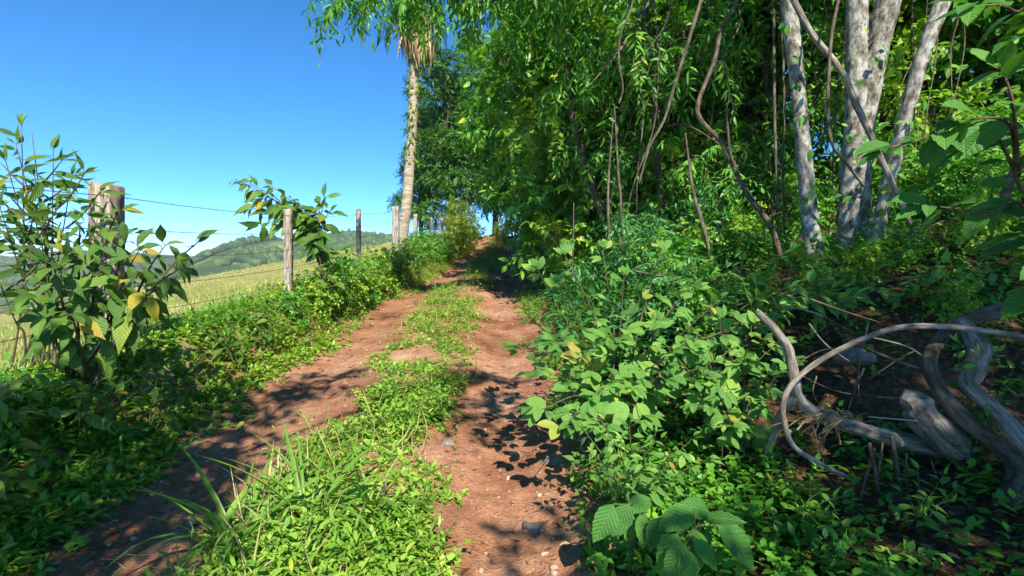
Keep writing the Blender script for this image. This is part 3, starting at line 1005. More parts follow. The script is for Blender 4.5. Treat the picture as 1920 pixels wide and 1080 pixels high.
plant("broad_leaf_shrub", "shrub with large drooping ovate leaves in front of the stout fence post", "shrub", b1, st, 'shrub', T_SHRUB, 'leaf_shrub', 0.24, 0.045, droop=0.95, start=0.42, stem_r=0.010, seed=8, stemmat='twig', pet=0.2, face=1.2)

# shrub leaning over the second post
b2 = gpt(-2.85, 7.75)
st = []
for i, (px, py, D) in enumerate(((450, 340, 7.7), (470, 345, 7.7), (510, 350, 7.7), (480, 375, 7.7), (590, 400, 7.7), (560, 380, 7.7), (470, 390, 7.7), (500, 370, 7.7), (530, 390, 7.7), (610, 372, 7.7), (600, 385, 7.7), (575, 395, 7.7), (490, 420, 7.7), (620, 400, 7.7), (555, 425, 7.7))):
    tp = P(px, py, D)
    s0 = b2 + np.array((0.04 * (i % 3), 0.05 * (i % 2), 0))
    hub = P(598, 450, 7.7)
    st.append([s0, hub + R.normal(0, 0.06, 3), hub * 0.4 + tp * 0.6 + np.array((0, 0, 0.10)), tp])
plant("leaning_shrub", "leafy shrub leaning behind the pale second fence post against the sky", "shrub", b2, st, 'shrub', T_SHRUB, 'leaf_shrub', 0.27, 0.068, droop=0.65, start=0.5, stem_r=0.010, seed=21, stemmat='twig', pet=0.15, face=1.2, tipsize=0.9, upb=0.6, njit=0.45, cap=298)

# leafy stalks between the second and third posts
for i, (x, y, label, pts, sz, dr) in enumerate((
        (-2.95, 7.6, "leafy stalks with long pale leaves crowding the second fence post", ((640, 470, 7.6), (585, 480, 7.4), (660, 500, 7.5), (615, 520, 7.2), (560, 520, 7.2), (690, 510, 7.8)), 0.20, 0.5),
        (-2.95, 9.6, "fern-like upright stalks at the foot of the third fence post", ((672, 455, 9.6), (690, 470, 9.6), (655, 480, 9.5), (700, 495, 9.6), (720, 505, 9.8)), 0.19, 0.3),
        (-2.95, 12.9, "shrub with big drooping leaves at the foot of the grey fence post", ((745, 465, 13), (760, 455, 13), (770, 475, 12.8), (735, 480, 12.8), (785, 480, 13), (755, 490, 12.7)), 0.26, 0.9),
        (-2.72, 5.0, "small dark-leaved sapling on the bank beside the pasture", ((395, 592, 4.9), (372, 600, 4.9), (425, 598, 4.9), (385, 625, 4.8)), 0.15, 0.4),
        (-2.75, 5.6, "bank plant with pale broad leaves below the pasture edge", ((470, 560, 5.6), (500, 570, 5.6), (455, 590, 5.5), (520, 590, 5.5), (485, 545, 5.7)), 0.15, 0.4))):
    base = gpt(x, y)
    st = []
    for k_, (px, py, D) in enumerate(pts):
        tp = P(px, py, D)
        s0 = base + np.array((0.05 * (k_ % 3), 0.04 * (k_ % 2), 0))
        st.append([s0, s0 * 0.5 + tp * 0.5 + np.array((0.02, 0, 0.06)), tp])
    plant("bank_plant", label, "plant", base, st, 'narrow' if i == 1 else 'shrub', T_NARROW if i == 1 else T_SHRUB, 'leaf_shrub', sz, 0.06 if i == 1 else 0.08, droop=dr, start=0.25, stem_r=0.007, seed=30 + i, pet=0.12, along=0.4, face=0.6)

# low shaded big-leaved plants in the near left corner
for i, (x, y, pts) in enumerate(((-2.95, 2.6, ((60, 700, 2.7), (20, 740, 2.6), (120, 720, 2.8), (90, 770, 2.6))), (-2.55, 2.4, ((30, 830, 2.4), (-20, 850, 2.3), (70, 860, 2.4))), (-2.75, 3.2, ((200, 690, 3.2), (260, 700, 3.2), (160, 730, 3.0), (300, 720, 3.3))), (-2.6, 3.6, ((360, 690, 3.7), (330, 670, 3.7), (300, 690, 3.6), (400, 700, 3.8))))):
    base = gpt(x, y)
    st = [[base, base * 0.5 + P(*p_) * 0.5 + np.array((0, 0, 0.05)), P(*p_)] for p_ in pts]
    plant("shade_plant", ("low plant with long bluish leaves under the tall shrub", "low plant with one hanging broad leaf at the bank foot", "low broad-leaved plant hiding the foot of the stout post", "low broad-leaved plant between the stout post and the track")[i], "plant", base, st, 'shrub', T_SHRUB, 'leaf_shrub', 0.15, 0.055, droop=0.3, start=0.35, stem_r=0.005, seed=50 + i, pet=0.15)

# the lobed-leaf bush on the right of the track
b3 = gpt(0.70, 3.35)
st = []
rb = np.random.default_rng(99)
ends = ((975, 655, 3.0), (1000, 600, 3.2), (1010, 690, 2.9), (1040, 640, 3.0), (1010, 510, 3.6), (1060, 480, 3.6), (1130, 470, 3.7), (1240, 470, 3.7), (1170, 520, 3.4), (1110, 560, 3.2), (1060, 590, 3.1), (1300, 540, 3.5),
        (1350, 560, 3.4), (1230, 600, 3.1), (1150, 640, 3.0), (1090, 660, 2.9), (1290, 640, 3.0), (1370, 620, 3.1), (1430, 640, 3.0), (1180, 720, 2.8), (1250, 700, 2.8), (1110, 740, 2.8),
        (1060, 800, 2.6), (1010, 770, 2.8), (1320, 700, 2.9), (1400, 690, 2.9), (1130, 800, 2.6), (1200, 790, 2.6), (1460, 580, 3.3), (1270, 560, 3.3), (1050, 540, 3.4), (1200, 560, 3.3))
for i, (px, py, D) in enumerate(ends):
    tp = P(px, py, D)
    s0 = b3 + rb.normal(0, 0.07, 3) * np.array((1, 1, 0))
    m1 = s0 * 0.5 + tp * 0.5 + np.array((0, 0.05, 0.14 + 0.1 * rb.random()))
    st.append([s0, s0 * 0.8 + tp * 0.2 + np.array((0, 0.03, 0.12)), m1, tp])
plant("lobed_leaf_bush", "sprawling bush with two-lobed bright leaves reaching over the track", "bush", b3, st, 'lobed', T_LOBED, 'leaf_lobed', 0.165, 0.112, droop=0.4, start=0.36, stem_r=0.0065, seed=60, stemmat='twig', pet=0.35, face=0.9, cap=299, along=0.6)
b8 = gpt(1.35, 2.95)
st = []
for i, (px, py, D) in enumerate(((1290, 610, 3.0), (1350, 600, 3.0), (1410, 610, 2.95), (1460, 640, 2.9), (1330, 660, 2.85), (1390, 670, 2.8), (1440, 700, 2.75), (1280, 690, 2.8), (1350, 720, 2.7), (1420, 750, 2.65), (1300, 760, 2.65), (1370, 790, 2.6), (1250, 650, 2.9), (1480, 680, 2.8))):
    tp = P(px, py, D)
    s0 = b8 + rb.normal(0, 0.06, 3) * np.array((1, 1, 0))
    st.append([s0, s0 * 0.5 + tp * 0.5 + np.array((0, 0.03, 0.12)), tp])
plant("lobed_leaf_bush", "smaller bush with two-lobed leaves beside the upturned dead branch", "bush", b8, st, 'lobed', T_LOBED, 'leaf_lobed', 0.12, 0.055, droop=0.5, start=0.25, stem_r=0.005, seed=61, stemmat='twig', pet=0.3, face=1.0, along=0.6)
# branch of broad pale leaves in front of the trunks
b4 = gpt(1.35, 3.75)
st = []
for (px, py, D) in ((1640, 545, 3.5), (1580, 540, 3.5), (1530, 535, 3.5), (1480, 545, 3.5), (1420, 560, 3.4), (1560, 510, 3.7), (1600, 560, 3.4), (1380, 545, 3.5)):
    tp = P(px, py, D)
    st.append([b4, b4 * 0.55 + tp * 0.45 + np.array((0, 0.0, 0.22)), tp])
plant("broad_leaf_sapling", "spreading sapling with broad flat leaves below the pale trunks", "sapling", b4, st, 'lobed2', [T_SHRUB[0], T_SHRUB[2]], 'leaf_lobed', 0.19, 0.09, droop=0.25, start=0.4, stem_r=0.007, seed=64, pet=0.2, face=0.8)

b7 = gpt(0.62, 2.55)
st = []
for (px, py, D) in ((1090, 800, 2.5), (1130, 790, 2.5), (1180, 800, 2.45), (1230, 810, 2.45), (1110, 850, 2.35), (1160, 840, 2.3), (1210, 850, 2.3), (1260, 850, 2.35), (1140, 890, 2.2), (1190, 890, 2.2), (1240, 890, 2.2), (1300, 820, 2.5), (1330, 860, 2.4), (1080, 870, 2.35)):
    tp = P(px, py, D)
    st.append([b7 + R.normal(0, 0.05, 3) * np.array((1, 1, 0)), b7 * 0.5 + tp * 0.5 + np.array((0, 0, 0.06)), tp])
plant("pale_herb", "tangled pale green herb below the lobed-leaf bush", "plant", b7, st, 'herb', [T_SHRUB[0], T_SHRUB[1], T_SHRUB[2]], 'leaf_lobed', 0.085, 0.026, droop=0.45, start=0.3, stem_r=0.004, seed=66, pet=0.25, face=0.9)

for i, (bx, by, lab, pts) in enumerate(((1.9, 4.3, "leafy sapling filling the bank between the bush and the slim pale trunk", ((1330, 500, 4.3), (1390, 490, 4.3), (1440, 510, 4.2), (1360, 540, 4.1), (1420, 560, 4.0), (1300, 530, 4.2), (1470, 540, 4.1))),
                                         (2.7, 4.2, "leafy sapling below the forked pale trunk", ((1560, 530, 4.2), (1620, 540, 4.1), (1500, 560, 4.0), (1580, 580, 3.9), (1650, 570, 4.0), (1530, 600, 3.8), (1680, 545, 4.1))),
                                         (3.5, 4.1, "leafy sapling on the bank behind the arching vine", ((1740, 520, 4.0), (1800, 530, 3.9), (1690, 560, 3.9), (1850, 550, 3.8), (1760, 580, 3.7), (1880, 520, 3.8))))):
    base = gpt(bx, by)
    st = [[base, base * 0.5 + P(*p_) * 0.5 + np.array((0, 0, 0.10)), P(*p_)] for p_ in pts]
    plant("bank_sapling", lab, "sapling", base, st, 'lobed2', [T_SHRUB[0], T_SHRUB[2]], 'leaf_lobed', 0.15, 0.05, droop=0.35, start=0.2, stem_r=0.005, seed=84 + i, pet=0.2, face=0.8)
for i, (bx, by, lab, pts, sz) in enumerate((((2.42), 2.62, "bright feathery weed growing over the pale root", ((1790, 640, 2.5), (1830, 665, 2.5), (1870, 660, 2.45), (1810, 700, 2.45), (1880, 720, 2.4), (1850, 760, 2.4), (1900, 690, 2.4)), 0.085),
                                            (1.75, 2.15, "fern-like weed in the loop of the brown liana", ((1720, 880, 2.15), (1770, 890, 2.15), (1740, 930, 2.1), (1690, 920, 2.15), (1780, 940, 2.1)), 0.08),
                                            (1.25, 2.25, "small weed in the dry leaves below the dead branch", ((1540, 920, 2.25), (1580, 930, 2.2), (1560, 960, 2.2), (1510, 950, 2.2)), 0.08))):
    base = gpt(bx, by)
    st = [[base, base * 0.5 + P(*p_) * 0.5 + np.array((0, 0, 0.05)), P(*p_)] for p_ in pts]
    plant("root_weed", lab, "plant", base, st, 'weed', [T_NARROW[0], T_SHRUB[0], T_NARROW[2]], 'leaf_grass', sz, 0.03, droop=0.3, start=0.3, stem_r=0.003, seed=80 + i, pet=0.1, face=0.9)

# big serrated plant at the bottom right
b5 = gpt(0.68, 2.02)
e5 = empty("serrated_leaf_plant", b5, "low plant with large serrated ribbed leaves beside the right wheel track", "plant")
ms = leaf_objs_mesh('serr', T_SERR, 'leaf_serrate')
for k_, (x0, y0, x1, y1, D, sz) in enumerate(((1300, 955, 1248, 985, 1.95, 0.17), (1330, 960, 1290, 940, 2.05, 0.16), (1345, 985, 1425, 1055, 1.9, 0.20), (1300, 990, 1310, 1045, 1.9, 0.15), (1270, 1000, 1240, 1070, 1.85, 0.16),
                                              (1285, 1020, 1250, 1085, 1.8, 0.14), (1290, 1030, 1290, 1090, 1.8, 0.13), (1300, 1010, 1340, 1050, 1.85, 0.12), (1150, 945, 1125, 1000, 2.0, 0.16), (1180, 945, 1150, 1010, 2.0, 0.14), (1205, 950, 1180, 1000, 2.05, 0.14),
                                              (1200, 965, 1210, 1010, 2.0, 0.12), (1220, 935, 1170, 960, 2.05, 0.13), (1320, 975, 1385, 960, 2.05, 0.15), (1240, 970, 1215, 1040, 1.95, 0.13))):
    p0, p1 = P(x0, y0, D), P(x1, y1, D - 0.06)
    d = p1 - p0
    put_leaf(ms[k_ % 3], p0, d, np.array((0.1, -0.55, 1.0)) + R.normal(0, 0.15, 3), max(sz, 0.9 * np.linalg.norm(d)), e5, b5)
    bb = Buf()
    hub = P(1300, 1000, 2.0) if x0 > 1230 else P(1195, 960, 2.08)
    bb.tube(smooth_path([b5 if x0 > 1230 else b5 + np.array((-0.2, 0.05, 0)), hub, p0], 4), [0.006, 0.004], 5)
    link("stem", bb.mesh("stem", M['stem'], b5), e5)

# serrated branch reaching in from the right
b6 = gpt(2.95, 2.5)
st = [[b6, P(1905, 330, 2.35), P(1820, 250, 2.3), P(1650, 280, 2.2)], [P(1905, 330, 2.35), P(1890, 230, 2.25), P(1800, 225, 2.2)], [P(1910, 330, 2.35), P(1900, 200, 2.2), P(1880, 130, 2.2)], [b6, P(1960, 120, 2.2), P(1900, 20, 2.2), P(1820, 10, 2.1)], [b6, P(1940, 420, 2.4), P(1850, 400, 2.4), P(1740, 385, 2.4)]]
plant("serrated_leaf_shrub", "shrub branch with serrated dark green leaves before the pale slanting trunk", "shrub", b6, st, 'serr', T_SERR, 'leaf_serrate', 0.23, 0.055, droop=0.35, start=0.4, stem_r=0.009, seed=70, stemmat='twig', pet=0.12, face=1.3, along=0.6, cap=140)

# ------------------------------------------------------------------ pale trunks, lianas, roots
def limb_thing(name, label, cat, paths, mat, group=None, part="trunk", sides=12, wob=0.12, seed=0, crown=None):
    """paths: list of (polyline of (px,py,D), width list in px)"""
    pts0 = P(*paths[0][0][0])
    org = pts0
    e = None
    multi = len(paths) > 1 or crown
    if multi:
        e = empty(name, org, label, cat, group)
    for i, (poly, wpx) in enumerate(paths):
        pts = np.array([P(*q) for q in poly])
        rad = [w * 0.5 * np.mean([q[2] for q in poly]) / F for w in wpx]
        b = Buf()
        sp = smooth_path(pts, 8)
        sp[1:-1] += np.random.default_rng(seed + i).normal(0, np.mean(rad) * 0.015, (len(sp) - 2, 3))
        b.tube(sp, rad, sides, wob=wob, seed=seed + i)
        me = b.mesh(part, M[mat], org)
        if multi:
            o = link(part if i == 0 else "limb" if part == "trunk" else part, me, e)
        else:
            e = link(name, me, None, org, label=label, cat=cat, group=group)
    return e


t1 = limb_thing("pale_tree", "slim pale lichen-spotted tree trunk left of the forked trunk", "tree",
           [([(1527, 560, 5.5), (1526, 490, 5.5), (1516, 380, 5.5), (1505, 260, 5.5), (1492, 130, 5.5), (1478, 0, 5.5), (1462, -140, 5.5), (1450, -300, 5.6)], [40, 32, 29, 28, 27, 26, 24, 20]),
            ([(1478, 0, 5.5), (1440, -90, 5.8), (1400, -160, 6.2)], [16, 12, 6])], 'pale', seed=1)
t2 = limb_thing("pale_tree", "thick pale trunk forking into two above the roots", "tree",
           [([(1598, 560, 6.0), (1600, 480, 6.0), (1603, 380, 6.0), (1606, 280, 6.0), (1608, 200, 6.0), (1607, 80, 6.0), (1606, -40, 6.0), (1598, -260, 6.0)], [84, 64, 54, 50, 47, 36, 33, 30]),
            ([(1606, 290, 6.0), (1622, 200, 5.97), (1640, 110, 5.95), (1665, 0, 5.9), (1690, -110, 5.9), (1720, -260, 5.9)], [38, 42, 43, 42, 38, 34])], 'pale', seed=2)
t3 = limb_thing("pale_tree", "slanting pale trunk leaning away right of the forked trunk", "tree",
           [([(1626, 560, 5.6), (1635, 500, 5.6), (1655, 390, 5.6), (1685, 270, 5.55), (1722, 130, 5.5), (1768, 0, 5.45), (1820, -140, 5.4), (1870, -300, 5.4)], [36, 28, 25, 24, 25, 24, 22, 20]),
            ([(1768, 0, 5.45), (1740, -110, 5.7), (1725, -200, 6.0)], [16, 12, 8])], 'pale', seed=3)
# crowns of the pale trees, above the frame
rg2 = np.random.default_rng(41)
for tt, (px, py, D) in ((t1, (1450, -300, 5.6)), (t2, (1640, -290, 6.0)), (t3, (1870, -320, 5.4))):
    c0 = P(px, py, D)
    bl = [(c0[0] + rg2.normal(0, 0.8), c0[1] + rg2.normal(0.6, 0.7), c0[2] + 0.4 + rg2.uniform(-0.2, 1.4), 0.9, 0.9, 0.6) for _ in range(6)]
    c, od = in_blobs(bl, 210, rg2, 0.2)
    v, f, r = sprigs(T_OVATE, c, od + rg2.normal(0, 0.4, od.shape), 0.5, 11, 0.15, 0.45, rg2)
    org = np.array(tt.location)
    link("crown", np_mesh("pale_crown", v - org, f, M['leaf_forest'], r), tt, kind="stuff")

for tt, poly, rad_ in ((t1, ((1527, 530, 5.5), (1516, 380, 5.5), (1498, 190, 5.5), (1478, 0, 5.5)), 0.10), (t2, ((1600, 520, 6.0), (1603, 380, 6.0), (1608, 200, 6.0), (1607, 60, 6.0)), 0.19), (t3, ((1632, 520, 5.6), (1655, 390, 5.6), (1685, 270, 5.55), (1730, 100, 5.5)), 0.085)):
    sp_ = smooth_path([P(*q) for q in poly], 30)
    kk = (len(sp_) * rg2.random(85) ** 1.7).astype(int)
    aa = rg2.normal(-1.57, 1.1, 85)
    nn_ = np.stack([np.cos(aa), np.sin(aa), 0.25 * np.ones(85)], -1)
    v, f, r = leaves(T_OVATE, sp_[kk] + nn_ * rad_ * rg2.uniform(1.0, 1.9, (85, 1)), nn_ * 0.5 + np.array((0, 0, -0.9)) + rg2.normal(0, 0.5, (85, 3)), nn_ + np.array((0, 0, 0.4)), rg2.uniform(0.05, 0.14, 85))
    org = np.array(tt.location)
    cl = link("climber_leaves", np_mesh("climber_leaves", v - org, f, M['leaf_forest'], r), tt, kind="stuff")

limb_thing("crossing_liana", "thin brown stem crossing in front of the forked pale trunk", "vine", [([(1478, -20, 5.2), (1520, 60, 5.2), (1575, 130, 5.2), (1605, 195, 5.25), (1640, 270, 5.3), (1680, 360, 5.3), (1712, 430, 5.3), (1745, 500, 5.3)], [11, 10, 10, 12, 11, 10, 10, 10])], 'driftwood', seed=4)
limb_thing("twisted_sapling", "twisting grey-brown stem bending left of the pale trunks", "tree", [([(1475, 520, 6.3), (1445, 425, 6.3), (1402, 365, 6.3), (1378, 318, 6.3), (1350, 264, 6.3), (1313, 224, 6.3), (1310, 190, 6.3), (1340, 112, 6.3), (1352, 58, 6.3), (1388, -10, 6.3), (1420, -80, 6.3)], [11, 10, 9, 8, 8, 9, 8, 8, 8, 8, 7]),
                                     ([(1380, 318, 6.3), (1368, 280, 6.2), (1362, 200, 6.1)], [6, 5, 3])], 'liana', seed=5)
lians = [([(1318, -10, 6.0), (1290, 80, 6.0), (1265, 160, 6.0), (1245, 225, 6.0), (1218, 275, 6.0), (1198, 345, 6.0)], [7, 6, 5, 4], "long thin liana slanting down through the green wall"),
         ([(1200, -50, 6.2), (1182, 20, 6.2), (1165, 60, 6.2), (1160, 110, 6.2), (1168, 165, 6.2), (1160, 195, 6.2)], [4, 4, 3], "short pale liana hanging in the leaves"),
         ([(1585, -60, 5.0), (1560, 60, 5.0), (1555, 130, 5.0), (1552, 200, 5.0), (1560, 270, 5.0), (1590, 310, 5.0), (1620, 350, 5.0)], [6, 6, 5], "thin looping liana hanging between the pale trunks"),
         ([(1450, -60, 7.0), (1452, 200, 7.0), (1456, 330, 7.0), (1462, 470, 7.0)], [5, 5, 5], "straight hanging liana left of the slim pale trunk"),
         ([(1462, -60, 7.2), (1470, 180, 7.2), (1468, 330, 7.2), (1474, 520, 7.2)], [5, 4, 4], "straight hanging liana close behind the slim pale trunk"),
         ([(1076, 380, 5.0), (1075, 430, 5.0), (1073, 520, 5.0)], [2, 3, 3], "bare upright stick in front of the green wall"),
         ([(1285, 250, 6.0), (1300, 360, 5.9), (1318, 420, 5.8), (1335, 500, 5.8)], [3, 6, 7, 7], "leaning grey sapling stem in the undergrowth"),
         ([(1152, 200, 6.2), (1160, 330, 6.2), (1164, 380, 6.2), (1163, 470, 6.2)], [2, 5, 5, 5], "upright grey cane in the undergrowth"),
         ([(1150, 220, 6.2), (1142, 320, 6.2), (1140, 390, 6.2), (1144, 470, 6.2)], [2, 4, 5, 5], "second upright grey cane in the undergrowth"),
         ([(1990, 260, 3.2), (1920, 300, 3.2), (1890, 350, 3.2), (1878, 400, 3.2)], [14, 16, 14], "pale crooked branch stub at the forest edge"),
         ([(1260, -60, 7.0), (1215, 10, 7.0), (1185, 60, 7.0), (1150, 110, 7.0), (1100, 165, 7.0)], [10, 8, 6, 1], "slanting bough among the upper leaves"),
         ([(1280, 520, 4.6), (1225, 515, 4.4), (1190, 508, 4.2)], [6, 5, 4], "bare pale twig rising above the lobed-leaf bush")]
for i, (poly, w, lab) in enumerate(lians):
    limb_thing("liana" if "liana" in lab else "bare_stem", lab, "vine" if "liana" in lab else "branch", [(poly, w)], 'liana', seed=20 + i, sides=7)
rl = np.random.default_rng(77)
for i in range(15):                                       # tangle of fine hanging stems in the forest gaps
    px = rl.uniform(1120, 1900); D = rl.uniform(6.3, 8.0)
    y0 = rl.uniform(-120, -30); ln_ = rl.uniform(250, 560)
    poly = [(px, y0, D)]
    for k_ in range(4):
        poly.append((poly[-1][0] + rl.normal(-6, 18), poly[-1][1] + ln_ / 4, D + rl.normal(0, 0.1)))
    limb_thing("thin_liana", "fine hanging stem in the dim forest gaps", "vine", [(poly, [2.8, 3.0, 2.2, 0.6])], 'liana', seed=200 + i, sides=5, group="fine hanging stems in the forest gaps")

limb_thing("dead_branch", "broken grey branch with an upturned end lying below the bank", "branch",
           [([(1420, 585, 2.7), (1455, 620, 2.68), (1478, 655, 2.65), (1488, 700, 2.62), (1496, 745, 2.6), (1530, 775, 2.6), (1607, 803, 2.62), (1690, 826, 2.65), (1790, 850, 2.7)], [12, 15, 17, 17, 20, 26, 27, 30, 38]),
            ([(1496, 745, 2.6), (1470, 770, 2.65), (1450, 815, 2.75), (1438, 850, 2.8)], [18, 16, 14, 13])], 'driftwood', seed=7, part="wood", wob=0.18)
limb_thing("bent_vine", "long pale vine arching over the dead branch", "vine",
           [([(1960, 645, 2.3), (1920, 634, 2.35), (1815, 616, 2.42), (1711, 612, 2.45), (1644, 626, 2.45), (1556, 665, 2.42), (1498, 706, 2.4), (1472, 745, 2.38), (1470, 790, 2.38), (1488, 836, 2.4), (1535, 868, 2.45), (1607, 907, 2.5), (1640, 945, 2.55)], [13, 12, 11, 11, 11, 10, 10, 10, 9, 8, 7])], 'driftwood', seed=8, sides=9, wob=0.1)
limb_thing("thick_liana", "thick brown looping liana curling around the bank", "vine",
           [([(1960, 560, 3.1), (1867, 585, 3.0), (1795, 610, 2.85), (1753, 648, 2.7), (1745, 695, 2.6), (1774, 750, 2.5), (1815, 792, 2.45), (1867, 832, 2.4), (1908, 876, 2.35), (1898, 925, 2.3), (1857, 971, 2.28), (1805, 1004, 2.28), (1753, 1010, 2.32), (1690, 984, 2.4), (1640, 970, 2.5)], [40, 33, 28, 25, 23, 26, 29, 31, 34, 35, 31, 27, 21, 14, 6])], 'liana', seed=9, sides=14, wob=0.14)
limb_thing("pale_root", "pale sunlit root running down beside the looping liana", "root",
           [([(1800, 600, 2.75), (1835, 650, 2.62), (1825, 690, 2.55), (1815, 722, 2.5), (1867, 772, 2.4), (1925, 838, 2.25), (1980, 900, 2.15)], [26, 40, 36, 28, 28, 31, 31])], 'driftwood', seed=10, wob=0.25)
limb_thing("stump_slab", "weathered slab of grey deadwood resting on the dead branch", "log",
           [([(1690, 740, 2.6), (1720, 760, 2.56), (1750, 800, 2.54), (1790, 840, 2.55), (1812, 858, 2.58)], [20, 52, 58, 46, 14])], 'driftwood', seed=11, wob=0.35)
rr_ = np.random.default_rng(17)
for i, (x0, y0, x1, y1, w) in enumerate(((1672, 815, 1683, 1045, 9), (1630, 830, 1655, 990, 7), (1640, 840, 1600, 1010, 5), (1700, 850, 1720, 960, 4), (1560, 800, 1545, 870, 3), (1655, 830, 1640, 930, 4), (1720, 690, 1600, 640, 6), (1790, 870, 1880, 920, 5), (1620, 690, 1590, 770, 4), (1550, 900, 1620, 960, 4))):
    D = 2.5
    limb_thing("hanging_root", "thin root dangling under the dead branch", "root", [([(x0, y0, D), ((x0 + x1) / 2 + rr_.normal(0, 8), (y0 + y1) / 2, D - 0.03), (x1, y1, D + 0.05)], [w, w, w * 0.6])], 'liana', seed=300 + i, sides=6, group="roots dangling under the dead branch")
for i in range(22):
    px, py = rr_.uniform(1480, 1900), rr_.uniform(580, 960)
    D = rr_.uniform(2.5, 3.3)
    a = rr_.uniform(-0.5, 1.9); ln_ = rr_.uniform(60, 190)
    dx, dy = math.cos(a) * ln_, math.sin(a) * ln_ * 0.8
    limb_thing("thin_twig", "thin bare twig tangled among the roots of the hollow bank", "twig", [([(px - dx / 2, py - dy / 2, D), (px + rr_.normal(0, 10), py + rr_.normal(0, 10), D - 0.05), (px + dx / 2, py + dy / 2, D + rr_.normal(0, 0.1))], [3.2, 2.6, 1.2])], 'driftwood' if i % 2 else 'liana', seed=400 + i, sides=5, group="thin twigs tangled in the hollow bank")
# dry straw caught on the dead branch
b = Buf()
c0 = P(1560, 785, 2.5)
for i in range(70):
    p0 = c0 + rr_.normal(0, 0.03, 3) * np.array((2, 0.6, 0.6))
    p1 = p0 + np.array((rr_.normal(-0.05, 0.07), rr_.normal(-0.02, 0.03), -abs(rr_.normal(0.05, 0.07)) + 0.03))
    b.tube(np.array([p0, (p0 + p1) / 2 + np.array((0, 0, 0.02)), p1]), 0.0016, 3, cap=False, rnd=rr_.random())
link("straw_tuft", b.mesh("straw_tuft", M['palm_skirt'], c0, rnd=True), None, c0, label="wisp of dry straw caught on the dead branch", cat="straw", kind=None)

# ------------------------------------------------------------------ palm
pb = P(754, 470, 15.4)
pb[2] = float(ground(pb[0], pb[1])) - 0.2
palm = empty("palm_tree", pb, "tall slim palm with dead frond skirt beside the fence", "tree")
pp = [pb] + [P(*q) for q in ((755, 440, 15.4), (763, 380, 15.4), (769, 300, 15.4), (774, 220, 15.4), (777, 130, 15.4), (780, 50, 15.4), (784, -60, 15.4))]
b = Buf()
sp = smooth_path(pp, 16)
rad = np.interp(np.linspace(0, 1, len(sp)), [0, 0.15, 0.5, 1], [0.20, 0.165, 0.135, 0.115])
rad = rad * (1 + 0.05 * (np.arange(len(sp)) % 3 == 0))
b.tube(sp, rad, 14, wob=0.05, seed=3)
link("trunk", b.mesh("palm_trunk", M['palm'], pb), palm)
rp = np.random.default_rng(23)
# climbing vine leaves on the trunk
k_ = rp.integers(int(len(sp) * 0.42), int(len(sp) * 0.80), 260)
a_ = rp.uniform(0, 6.28, 260)
nrm = np.stack([np.cos(a_), np.sin(a_), 0.3 * np.ones(260)], -1)
pos = sp[k_] + nrm * 0.17 + rp.normal(0, 0.03, (260, 3))
v, f, r = leaves(T_OVATE, pos, nrm * 0.3 + np.array((0, 0, -1.0)) + rp.normal(0, 0.4, (260, 3)), nrm + np.array((0, 0, 0.3)), rp.uniform(0.08, 0.18, 260))
link("climbing_vine", np_mesh("climbing_vine", v - pb, f, M['leaf_yellow'], r), palm, kind="stuff")
# skirt of dead fronds
top = sp[-1]
N = 380
t = rp.uniform(0, 1, N); a_ = rp.uniform(0, 6.28, N)
zz = P(785, 10, 15.4)[2] - rp.uniform(0, 1.0, N)
rads = 0.2 + 0.28 * rp.random(N)
pos = np.stack([P(783, 60, 15.4)[0] + np.cos(a_) * rads, 15.4 + np.sin(a_) * rads, zz], -1)
v, f, r = leaves(T_LANCE, pos, np.stack([np.cos(a_) * 0.25, np.sin(a_) * 0.25, -np.ones(N)], -1) + rp.normal(0, 0.15, (N, 3)), np.stack([np.cos(a_), np.sin(a_), 0 * a_], -1), rp.uniform(0.5, 1.1, N), wid=np.full(N, 0.35))
link("dead_frond_skirt", np_mesh("dead_frond_skirt", v - pb, f, M['palm_skirt'], r), palm, kind="stuff")
# green fronds above the frame
for i in range(14):
    a = i * 0.449 + rp.normal(0, 0.1)
    ln_ = rp.uniform(1.7, 2.3)
    q0 = P(784, -40, 15.4)
    rach = smooth_path([q0, q0 + np.array((math.cos(a) * ln_ * 0.45, math.sin(a) * ln_ * 0.45, 0.65)), q0 + np.array((math.cos(a) * ln_, math.sin(a) * ln_, 0.1 - 0.5 * rp.random())), q0 + np.array((math.cos(a) * ln_ * 1.15, math.sin(a) * ln_ * 1.15, -0.9))], 10)
    tg = norm(np.gradient(rach, axis=0))
    sd = norm(np.cross(tg, (0, 0, 1)))
    pos = np.vstack([rach[4:], rach[4:]]); d = np.vstack([tg[4:] * 0.5 + sd[4:], tg[4:] * 0.5 - sd[4:]]) + np.array((0, 0, -0.7))
    v, f, r = leaves(T_LANCE2, pos, d, np.tile(np.array((0, 0, 1.0)), (len(pos), 1)) + rp.normal(0, 0.2, (len(pos), 3)), 0.55, wid=np.full(len(pos), 0.45))
    fb = Buf()
    fb.tube(rach, [0.018, 0.006], 4, rnd=0.3)
    fb.add(v, f, r)
    link("frond", fb.mesh("frond", M['leaf_dark'], pb, rnd=True), palm)

